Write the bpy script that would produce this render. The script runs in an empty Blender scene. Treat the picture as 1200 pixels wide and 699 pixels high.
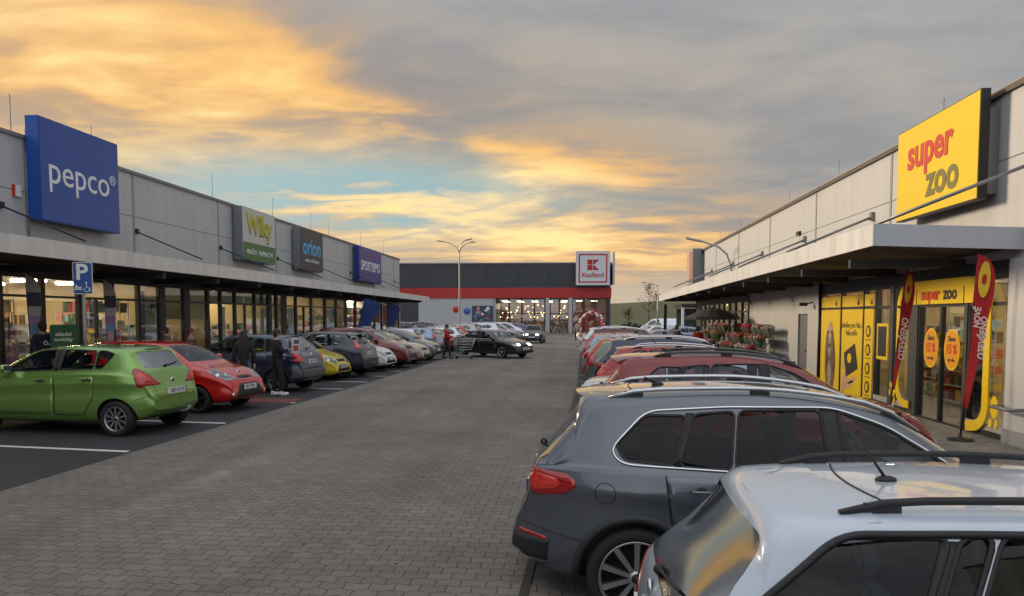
import bpy, bmesh, math, random
from mathutils import Vector, Matrix
from mathutils.bvhtree import BVHTree
from mathutils.interpolate import poly_3d_calc
random.seed(7)
R = math.radians
sc = bpy.context.scene
col = sc.collection

# ------------------------------------------------------------ camera
cam_d = bpy.data.cameras.new('camera'); cam = bpy.data.objects.new('camera', cam_d); col.objects.link(cam)
cam_d.sensor_fit = 'HORIZONTAL'; cam_d.sensor_width = 36
cam_d.lens = 870 / 1200 * 36
cam_d.shift_y = 75.5 / 1200
cam_d.clip_start = 0.05; cam_d.clip_end = 3000
cam.location = (0, 0, 2.1)
cam.rotation_euler = (R(90 - 3.5), 0, R(4.98))
sc.camera = cam

# ------------------------------------------------------------ exposure
sc.view_settings.view_transform = 'Standard'; sc.view_settings.look = 'None'
sc.view_settings.exposure = 0.6; sc.view_settings.gamma = 1.0; sc.view_settings.use_curve_mapping = False
sc.cycles.max_bounces = 8; sc.cycles.transparent_max_bounces = 16
sc.cycles.caustics_reflective = False; sc.cycles.caustics_refractive = False

# ------------------------------------------------------------ sun (low, behind thin cloud, ahead on the left)
SUN_AZ, SUN_EL = -62.0, 15.0          # degrees, azimuth from +y towards +x
sd = bpy.data.lights.new('sun', 'SUN'); sun = bpy.data.objects.new('sun', sd); col.objects.link(sun)
sd.energy = 2.0; sd.angle = R(12); sd.color = (1.0, 0.80, 0.56)
sdir = Vector((math.sin(R(SUN_AZ)) * math.cos(R(SUN_EL)), math.cos(R(SUN_AZ)) * math.cos(R(SUN_EL)), math.sin(R(SUN_EL))))
sun.rotation_euler = sdir.to_track_quat('Z', 'Y').to_euler()

# ------------------------------------------------------------ sky
def build_world():
    w = bpy.data.worlds.new('World'); sc.world = w; w.use_nodes = True
    nt = w.node_tree; N = nt.nodes; L = nt.links; N.clear()
    def nd(t, **k):
        n = N.new(t)
        for a, b in k.items(): setattr(n, a, b)
        return n
    def val(x): return x
    def setin(n, i, v):
        if isinstance(v, bpy.types.NodeSocket): L.new(v, n.inputs[i])
        else: n.inputs[i].default_value = v
    def m(op, a, b=None, c=None, clamp=False):
        n = nd('ShaderNodeMath', operation=op, use_clamp=clamp); setin(n, 0, a)
        if b is not None: setin(n, 1, b)
        if c is not None: setin(n, 2, c)
        return n.outputs[0]
    def ss(x, lo, hi):      # smoothstep
        n = nd('ShaderNodeMapRange', interpolation_type='SMOOTHSTEP'); setin(n, 0, x); setin(n, 1, lo); setin(n, 2, hi)
        return n.outputs[0]
    def mixc(f, a, b):
        n = nd('ShaderNodeMix', data_type='RGBA'); setin(n, 0, f)
        setin(n, 6, a if isinstance(a, bpy.types.NodeSocket) else (*a, 1)); setin(n, 7, b if isinstance(b, bpy.types.NodeSocket) else (*b, 1))
        return n.outputs[2]
    def noise(vec, scale, detail=6, rough=.55, dist=0.0):
        n = nd('ShaderNodeTexNoise'); setin(n, 'Vector', vec); n.inputs['Scale'].default_value = scale
        n.inputs['Detail'].default_value = detail; n.inputs['Roughness'].default_value = rough; n.inputs['Distortion'].default_value = dist
        return n.outputs[0]
    tc = nd('ShaderNodeTexCoord')
    sep = nd('ShaderNodeSeparateXYZ'); L.new(tc.outputs['Generated'], sep.inputs[0])
    X, Y, Z = sep.outputs
    el = m('MULTIPLY', m('ARCSINE', Z), 57.2958)
    az = m('MULTIPLY', m('ARCTAN2', X, Y), 57.2958)
    zz = m('MAXIMUM', Z, 0.0)
    den = m('ADD', zz, 0.13)
    px = m('DIVIDE', X, den); py = m('DIVIDE', Y, den)
    cb = nd('ShaderNodeCombineXYZ'); L.new(px, cb.inputs[0]); L.new(py, cb.inputs[1])
    P = cb.outputs[0]
    mp = nd('ShaderNodeMapping'); L.new(P, mp.inputs[0]); mp.inputs['Rotation'].default_value = (0, 0, R(12)); mp.inputs['Scale'].default_value = (0.55, 0.85, 1)
    Q = mp.outputs[0]
    n1 = noise(Q, 0.85, 7, .50, .6)       # big masses
    n2 = noise(Q, 2.3, 7, .52, .9)        # streaks
    n3 = noise(Q, 7.0, 5, .5, .8)        # fine
    cl = m('ADD', m('MULTIPLY', n1, .6), m('ADD', m('MULTIPLY', n2, .3), m('MULTIPLY', n3, .14)))   # about .52
    # helper bumps
    def bump(v, c, wdt):
        d = m('DIVIDE', m('SUBTRACT', v, c), wdt); return m('EXPONENT', m('MULTIPLY', m('MULTIPLY', d, d), -1.0))
    # Nishita for the clear air between the clouds
    sky = nd('ShaderNodeTexSky', sky_type='NISHITA', sun_disc=False)
    sky.sun_elevation = R(SUN_EL); sky.sun_rotation = R(SUN_AZ); sky.altitude = 300; sky.dust_density = 2.5
    skd = nd('ShaderNodeVectorMath', operation='SCALE'); L.new(sky.outputs[0], skd.inputs[0]); skd.inputs['Scale'].default_value = 0.05
    clear = mixc(0.80, skd.outputs[0], (0.24, 0.36, 0.375))
    # gap in the cloud: low in the sky, ahead and slightly left
    gap = m('MULTIPLY', bump(el, 8.8, 3.4), bump(az, -17, 17))
    gap = m('MULTIPLY', gap, ss(cl, .63, .48))
    gap2 = m('MULTIPLY', m('MULTIPLY', bump(el, 21, 6), bump(az, -50, 14)), .3)
    # glow of the sunset in the cloud
    g1 = m('MULTIPLY', bump(el, m('ADD', 14.5, m('MULTIPLY', m('ADD', az, 30), -0.14)), 8.0), bump(az, -36, 31))
    g2 = m('MULTIPLY', bump(el, 5.2, 2.6), m('MULTIPLY', bump(az, 2, 28), .62))
    g3 = m('MULTIPLY', bump(el, 9.5, 3.0), m('MULTIPLY', bump(az, -4, 13), .55))
    tex = ss(m('ADD', m('MULTIPLY', n2, .58), m('ADD', m('MULTIPLY', n1, .40), m('MULTIPLY', n3, .20))), .46, .73)
    glow = m('ADD', m('MULTIPLY', m('ADD', g1, m('ADD', g2, g3)), m('ADD', .42, m('MULTIPLY', tex, .78))), 0, clamp=True)
    # cloud base colour
    grey = mixc(ss(cl, .36, .66), (0.190, 0.210, 0.240), (0.275, 0.28, 0.29))
    warmgrey = mixc(ss(el, 30, 10), grey, mixc(tex, (0.20, 0.19, 0.185), (0.34, 0.285, 0.215)))
    warmgrey = mixc(m('MULTIPLY', ss(az, -5, 30), .55), warmgrey, grey)
    hot = mixc(ss(glow, .50, 1.0), mixc(ss(glow, .22, .60), (0.34, 0.225, 0.145), (0.61, 0.355, 0.130)), (0.85, 0.585, 0.24))
    cloud = mixc(ss(glow, .05, .60), warmgrey, hot)
    c = mixc(m('MULTIPLY', gap, 1.3, clamp=True), cloud, clear)
    c = mixc(gap2, c, (0.18, 0.24, 0.29))
    # horizon veil
    hz = m('EXPONENT', m('MULTIPLY', m('MAXIMUM', el, 0), -0.42))
    hzc = mixc(ss(az, -60, 60), (0.60, 0.46, 0.27), (0.52, 0.41, 0.32))
    c = mixc(m('MULTIPLY', hz, .85), c, hzc)
    # behind the camera and overhead: unseen grey-blue cloud deck, brightened as added fill light
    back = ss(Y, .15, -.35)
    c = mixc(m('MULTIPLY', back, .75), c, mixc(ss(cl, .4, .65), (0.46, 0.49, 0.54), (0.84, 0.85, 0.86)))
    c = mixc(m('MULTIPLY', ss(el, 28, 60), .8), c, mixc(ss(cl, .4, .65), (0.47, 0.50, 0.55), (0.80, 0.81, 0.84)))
    c = mixc(ss(Z, 0.0, -0.03), c, (0.10, 0.10, 0.09))
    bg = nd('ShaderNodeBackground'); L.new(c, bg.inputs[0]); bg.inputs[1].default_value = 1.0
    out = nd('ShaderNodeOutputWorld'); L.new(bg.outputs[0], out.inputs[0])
    w.cycles.sampling_method = 'AUTOMATIC'
build_world()

# ------------------------------------------------------------ helpers
MATS = {}
def mat(name, c, rough=.6, metal=0.0, coat=0.0, var=.08, scale=6.0, bump=0.0, bscale=40, spec=.5, emit=None, es=1.0, streak=0):
    if name in MATS: return MATS[name]
    m = bpy.data.materials.new(name); m.use_nodes = True; nt = m.node_tree; b = nt.nodes['Principled BSDF']
    b.inputs['Roughness'].default_value = rough; b.inputs['Metallic'].default_value = metal
    b.inputs['Coat Weight'].default_value = coat; b.inputs['Coat Roughness'].default_value = .04
    b.inputs['Specular IOR Level'].default_value = spec
    tc = nt.nodes.new('ShaderNodeTexCoord'); n = nt.nodes.new('ShaderNodeTexNoise'); n.inputs['Scale'].default_value = scale; n.inputs['Detail'].default_value = 5
    nt.links.new(tc.outputs['Object'], n.inputs['Vector'])
    mx = nt.nodes.new('ShaderNodeMix'); mx.data_type = 'RGBA'
    nt.links.new(n.outputs[0], mx.inputs[0])
    mx.inputs[6].default_value = (*[max(0, x * (1 - var)) for x in c], 1); mx.inputs[7].default_value = (*[min(1, x * (1 + var)) for x in c], 1)
    nt.links.new(mx.outputs[2], b.inputs['Base Color'])
    if streak:      # rain streaks and dust: noise stretched down the wall
        mp = nt.nodes.new('ShaderNodeMapping'); nt.links.new(tc.outputs['Object'], mp.inputs[0]); mp.inputs['Scale'].default_value = (3.2, 3.2, .22)
        ns = nt.nodes.new('ShaderNodeTexNoise'); ns.inputs['Scale'].default_value = 1.0; ns.inputs['Detail'].default_value = 7; ns.inputs['Roughness'].default_value = .6; nt.links.new(mp.outputs[0], ns.inputs['Vector'])
        mr = nt.nodes.new('ShaderNodeMapRange'); nt.links.new(ns.outputs[0], mr.inputs[0]); mr.inputs[1].default_value = .35; mr.inputs[2].default_value = .7; mr.inputs[3].default_value = 1.0; mr.inputs[4].default_value = 1 - streak
        sc_ = nt.nodes.new('ShaderNodeVectorMath'); sc_.operation = 'SCALE'; nt.links.new(mx.outputs[2], sc_.inputs[0]); nt.links.new(mr.outputs[0], sc_.inputs['Scale']); nt.links.new(sc_.outputs[0], b.inputs['Base Color'])
    if bump:
        n2 = nt.nodes.new('ShaderNodeTexNoise'); n2.inputs['Scale'].default_value = bscale; n2.inputs['Detail'].default_value = 4
        nt.links.new(tc.outputs['Object'], n2.inputs['Vector'])
        bp = nt.nodes.new('ShaderNodeBump'); bp.inputs['Strength'].default_value = bump; bp.inputs['Distance'].default_value = .02
        nt.links.new(n2.outputs[0], bp.inputs['Height']); nt.links.new(bp.outputs[0], b.inputs['Normal'])
    if emit:
        b.inputs['Emission Color'].default_value = (*emit, 1); b.inputs['Emission Strength'].default_value = es
    MATS[name] = m
    return m
def glassmat(name, tint, refl=.25, rough=.0, ior=1.5):
    if name in MATS: return MATS[name]
    m = bpy.data.materials.new(name); m.use_nodes = True; nt = m.node_tree; N = nt.nodes; N.clear()
    o = N.new('ShaderNodeOutputMaterial'); mix = N.new('ShaderNodeMixShader'); t = N.new('ShaderNodeBsdfTransparent'); g = N.new('ShaderNodeBsdfGlossy')
    t.inputs[0].default_value = (*tint, 1); g.inputs['Roughness'].default_value = rough; g.inputs[0].default_value = (.95, .97, 1, 1)
    lw = N.new('ShaderNodeLayerWeight'); lw.inputs[0].default_value = .5
    fr = N.new('ShaderNodeMath'); fr.operation = 'POWER'; nt.links.new(lw.outputs['Facing'], fr.inputs[0]); fr.inputs[1].default_value = 5.0
    ad = N.new('ShaderNodeMath'); ad.operation = 'MULTIPLY_ADD'; ad.use_clamp = True
    nt.links.new(fr.outputs[0], ad.inputs[0]); ad.inputs[1].default_value = 1 - refl; ad.inputs[2].default_value = refl
    tc = N.new('ShaderNodeTexCoord'); nz = N.new('ShaderNodeTexNoise'); nz.inputs['Scale'].default_value = .9
    nt.links.new(tc.outputs['Object'], nz.inputs['Vector']); bp = N.new('ShaderNodeBump'); bp.inputs['Strength'].default_value = .02; bp.inputs['Distance'].default_value = .02
    nt.links.new(nz.outputs[0], bp.inputs['Height']); nt.links.new(bp.outputs[0], g.inputs['Normal'])
    nt.links.new(ad.outputs[0], mix.inputs[0]); nt.links.new(t.outputs[0], mix.inputs[1]); nt.links.new(g.outputs[0], mix.inputs[2]); nt.links.new(mix.outputs[0], o.inputs[0])
    MATS[name] = m; return m
def emat(name, c, s):
    return mat(name, c, emit=c, es=s, var=.02)

class MB:
    def __init__(s): s.v = []; s.f = []; s.mi = []; s.ms = []; s.sm = []
    def mid(s, m):
        if m not in s.ms: s.ms.append(m)
        return s.ms.index(m)
    def add(s, vs, fs, m, smooth=False):
        k = len(s.v); s.v += [tuple(v) for v in vs]; i = s.mid(m)
        for f in fs: s.f.append([k + q for q in f]); s.mi.append(i); s.sm.append(smooth)
    def box(s, a, b, m):
        x0, y0, z0 = [min(a[i], b[i]) for i in range(3)]; x1, y1, z1 = [max(a[i], b[i]) for i in range(3)]
        vs = [(x, y, z) for z in (z0, z1) for y in (y0, y1) for x in (x0, x1)]
        s.add(vs, [(0, 2, 3, 1), (4, 5, 7, 6), (0, 1, 5, 4), (2, 6, 7, 3), (0, 4, 6, 2), (1, 3, 7, 5)], m)
    def obox(s, c, dx, dy, dz, m):      # oriented box: centre + half axes
        c = Vector(c); dx, dy, dz = Vector(dx), Vector(dy), Vector(dz)
        vs = [c + i * dx + j * dy + k * dz for k in (-1, 1) for j in (-1, 1) for i in (-1, 1)]
        s.add(vs, [(0, 2, 3, 1), (4, 5, 7, 6), (0, 1, 5, 4), (2, 6, 7, 3), (0, 4, 6, 2), (1, 3, 7, 5)], m)
    def prism(s, pts, off, m):          # planar polygon extruded by vector off
        n = len(pts); off = Vector(off); vs = [Vector(p) for p in pts] + [Vector(p) + off for p in pts]
        s.add(vs, [tuple(range(n))[::-1], tuple(range(n, 2 * n))] + [(i, (i + 1) % n, n + (i + 1) % n, n + i) for i in range(n)], m)
    def tube(s, pts, r, m, n=8, closed=False):
        pts = [Vector(p) for p in pts]; k = len(pts); rs = r if isinstance(r, (list, tuple)) else [r] * k; vs = []; fs = []
        for i, p in enumerate(pts):
            a = pts[(i - 1) % k] if (closed or i > 0) else p; b = pts[(i + 1) % k] if (closed or i < k - 1) else p
            d = (b - a).normalized(); up = Vector((0, 0, 1)) if abs(d.z) < .95 else Vector((0, 1, 0))
            u = d.cross(up).normalized(); w = u.cross(d)
            for j in range(n):
                t = 2 * math.pi * j / n; vs.append(p + (u * math.cos(t) + w * math.sin(t)) * rs[i])
        for i in range(k if closed else k - 1):
            for j in range(n):
                a = i * n + j; b = i * n + (j + 1) % n; c = ((i + 1) % k) * n
                fs.append((a, b, c + (j + 1) % n, c + j))
        if not closed: fs.append(tuple(range(n))[::-1]); fs.append(tuple(range((k - 1) * n, k * n)))
        s.add(vs, fs, m, True)
    def lathe(s, prof, m, axis='z', c=(0, 0, 0), n=24):   # prof: (r, h)
        vs = []; fs = []; c = Vector(c)
        for r, h in prof:
            for j in range(n):
                t = 2 * math.pi * j / n; a, b = r * math.cos(t), r * math.sin(t)
                vs.append(c + (Vector((a, b, h)) if axis == 'z' else Vector((a, h, b)) if axis == 'y' else Vector((h, a, b))))
        for i in range(len(prof) - 1):
            for j in range(n): fs.append((i * n + j, i * n + (j + 1) % n, (i + 1) * n + (j + 1) % n, (i + 1) * n + j))
        s.add(vs, fs, m, True)
    def ball(s, c, r, m, nu=10, nv=7, sq=(1, 1, 1)):
        vs = []; fs = []
        for i in range(nv + 1):
            p = math.pi * i / nv
            for j in range(nu):
                t = 2 * math.pi * j / nu
                vs.append((c[0] + r * sq[0] * math.sin(p) * math.cos(t), c[1] + r * sq[1] * math.sin(p) * math.sin(t), c[2] + r * sq[2] * math.cos(p)))
        for i in range(nv):
            for j in range(nu): fs.append((i * nu + j, i * nu + (j + 1) % nu, (i + 1) * nu + (j + 1) % nu, (i + 1) * nu + j))
        s.add(vs, fs, m, True)
    def build(s, name, parent=None, loc=None, rotz=0, bevel=0):
        me = bpy.data.meshes.new(name); me.from_pydata(s.v, [], s.f)
        for m in s.ms: me.materials.append(m)
        me.polygons.foreach_set('material_index', s.mi); me.polygons.foreach_set('use_smooth', s.sm)
        bm = bmesh.new(); bm.from_mesh(me); bmesh.ops.remove_doubles(bm, verts=bm.verts, dist=1e-5)
        bmesh.ops.recalc_face_normals(bm, faces=bm.faces)
        if bevel:
            es = [e for e in bm.edges if len(e.link_faces) == 2 and e.calc_face_angle(0) > .6]
            bmesh.ops.bevel(bm, geom=es, offset=bevel, segments=2, affect='EDGES', clamp_overlap=True)
        bm.to_mesh(me); bm.free(); me.update()
        o = bpy.data.objects.new(name, me); col.objects.link(o)
        if parent: o.parent = parent
        if loc is not None: o.location = loc
        o.rotation_euler.z = rotz
        return o
def link(name, me, parent=None):
    o = bpy.data.objects.new(name, me); col.objects.link(o); o.parent = parent; return o
def tag(o, label=None, cat=None, group=None, kind=None):
    if label: o['label'] = label
    if cat: o['category'] = cat
    if group: o['group'] = group
    if kind: o['kind'] = kind
    return o
def empty(name, loc=(0, 0, 0), rz=0, label=None, cat=None, group=None):
    o = bpy.data.objects.new(name, None); col.objects.link(o); o.location = loc; o.rotation_euler.z = rz; o.empty_display_size = .2
    return tag(o, label, cat, group)
def kids(o): return [c for c in ALLK.get(o.name, [])] if False else list(o.children)
def copy_tree(o, parent=None):
    c = o.copy(); col.objects.link(c); c.parent = parent
    for ch in o.children: copy_tree(ch, c)
    return c
def text_mesh(name, body, size, m, parent, origin, right, up, bold=0.0, ext=.008, align='CENTER', sx=1.0, spacing=1.0, shear=0.0):
    cu = bpy.data.curves.new(name, 'FONT'); cu.body = body; cu.size = size; cu.align_x = align; cu.align_y = 'CENTER'
    cu.offset = bold; cu.extrude = ext; cu.space_character = spacing; cu.shear = shear; cu.resolution_u = 3
    o = bpy.data.objects.new(name, cu); col.objects.link(o)
    me = bpy.data.meshes.new_from_object(o.evaluated_get(bpy.context.evaluated_depsgraph_get()))
    bpy.data.objects.remove(o); bpy.data.curves.remove(cu)
    r = Vector(right).normalized(); u = Vector(up).normalized(); n = r.cross(u)
    M = Matrix(((r.x, u.x, n.x, origin[0]), (r.y, u.y, n.y, origin[1]), (r.z, u.z, n.z, origin[2]), (0, 0, 0, 1)))
    me.transform(M @ Matrix.Diagonal((sx, 1, 1, 1))); me.materials.clear(); me.materials.append(m); me.name = name
    return link(name, me, parent)
def rnd(poly, r=.04, k=3):       # round the corners of a polygon of 2D points
    out = []; n = len(poly)
    for i in range(n):
        p0, p1, p2 = Vector(poly[i - 1]), Vector(poly[i]), Vector(poly[(i + 1) % n])
        a = (p0 - p1); b = (p2 - p1); ra = min(r, a.length * .45); rb = min(r, b.length * .45)
        A = p1 + a.normalized() * ra; B = p1 + b.normalized() * rb
        for j in range(k + 1):
            t = j / k; out.append(tuple((1 - t) ** 2 * A + 2 * t * (1 - t) * p1 + t * t * B))
    return out
def smooth_poly(p, it=2):
    for _ in range(it):
        q = [p[0]]
        for a, b in zip(p, p[1:]):
            q.append((a[0] * .75 + b[0] * .25, a[1] * .75 + b[1] * .25)); q.append((a[0] * .25 + b[0] * .75, a[1] * .25 + b[1] * .75))
        q.append(p[-1]); p = q
    return p
def lerp_at(p, x):
    if x <= p[0][0]: return p[0][1]
    for a, b in zip(p, p[1:]):
        if x <= b[0]: return a[1] + (b[1] - a[1]) * ((x - a[0]) / max(1e-9, b[0] - a[0]))
    return p[-1][1]
def Lx(o, p): return Vector(p)
# ------------------------------------------------------------ shared materials
BLACK = mat('black_plastic', (.018, .018, .02), .55); DARK = mat('dark_metal', (.03, .032, .036), .4, .3)
RUBBER = mat('rubber', (.016, .016, .016), .8, bump=.2); RIM = mat('alloy', (.55, .56, .58), .28, .9)
CHROME = mat('chrome', (.75, .76, .78), .12, 1.0); WHITEP = mat('white_paint', (.72, .73, .74), .45)
TAIL = mat('red_lamp_glass', (.36, .006, .006), .12, coat=1.0, var=.5, scale=24); LAMP = mat('lamp_glass', (.30, .32, .34), .10, .6, coat=1.0, var=.35, scale=14)
PLATE = mat('plate_white', (.70, .72, .72), .4); SEAT = mat('seat_fabric', (.05, .052, .058), .85); WELL = mat('wheel_well', (.012, .012, .013), .95)
INNER = mat('car_interior', (.11, .115, .12), .9)
CGLASS = glassmat('car_glass', (.70, .76, .78), .03, ior=1.5); DGLASS = mat('car_glass_dark', (.012, .015, .018), .04, coat=1.0, spec=.9, var=.3)
TINT = glassmat('car_glass_tinted', (.44, .52, .56), .025, ior=1.55)
LIT = emat('lit_headlamp', (1.0, .88, .62), 9.0)
PAINTS = {}
def paint(name, c, metal=.35, rough=.3):
    if name not in PAINTS: PAINTS[name] = mat('paint_' + name, c, rough, metal, 1.0, var=.07, scale=5)
    return PAINTS[name]

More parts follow.
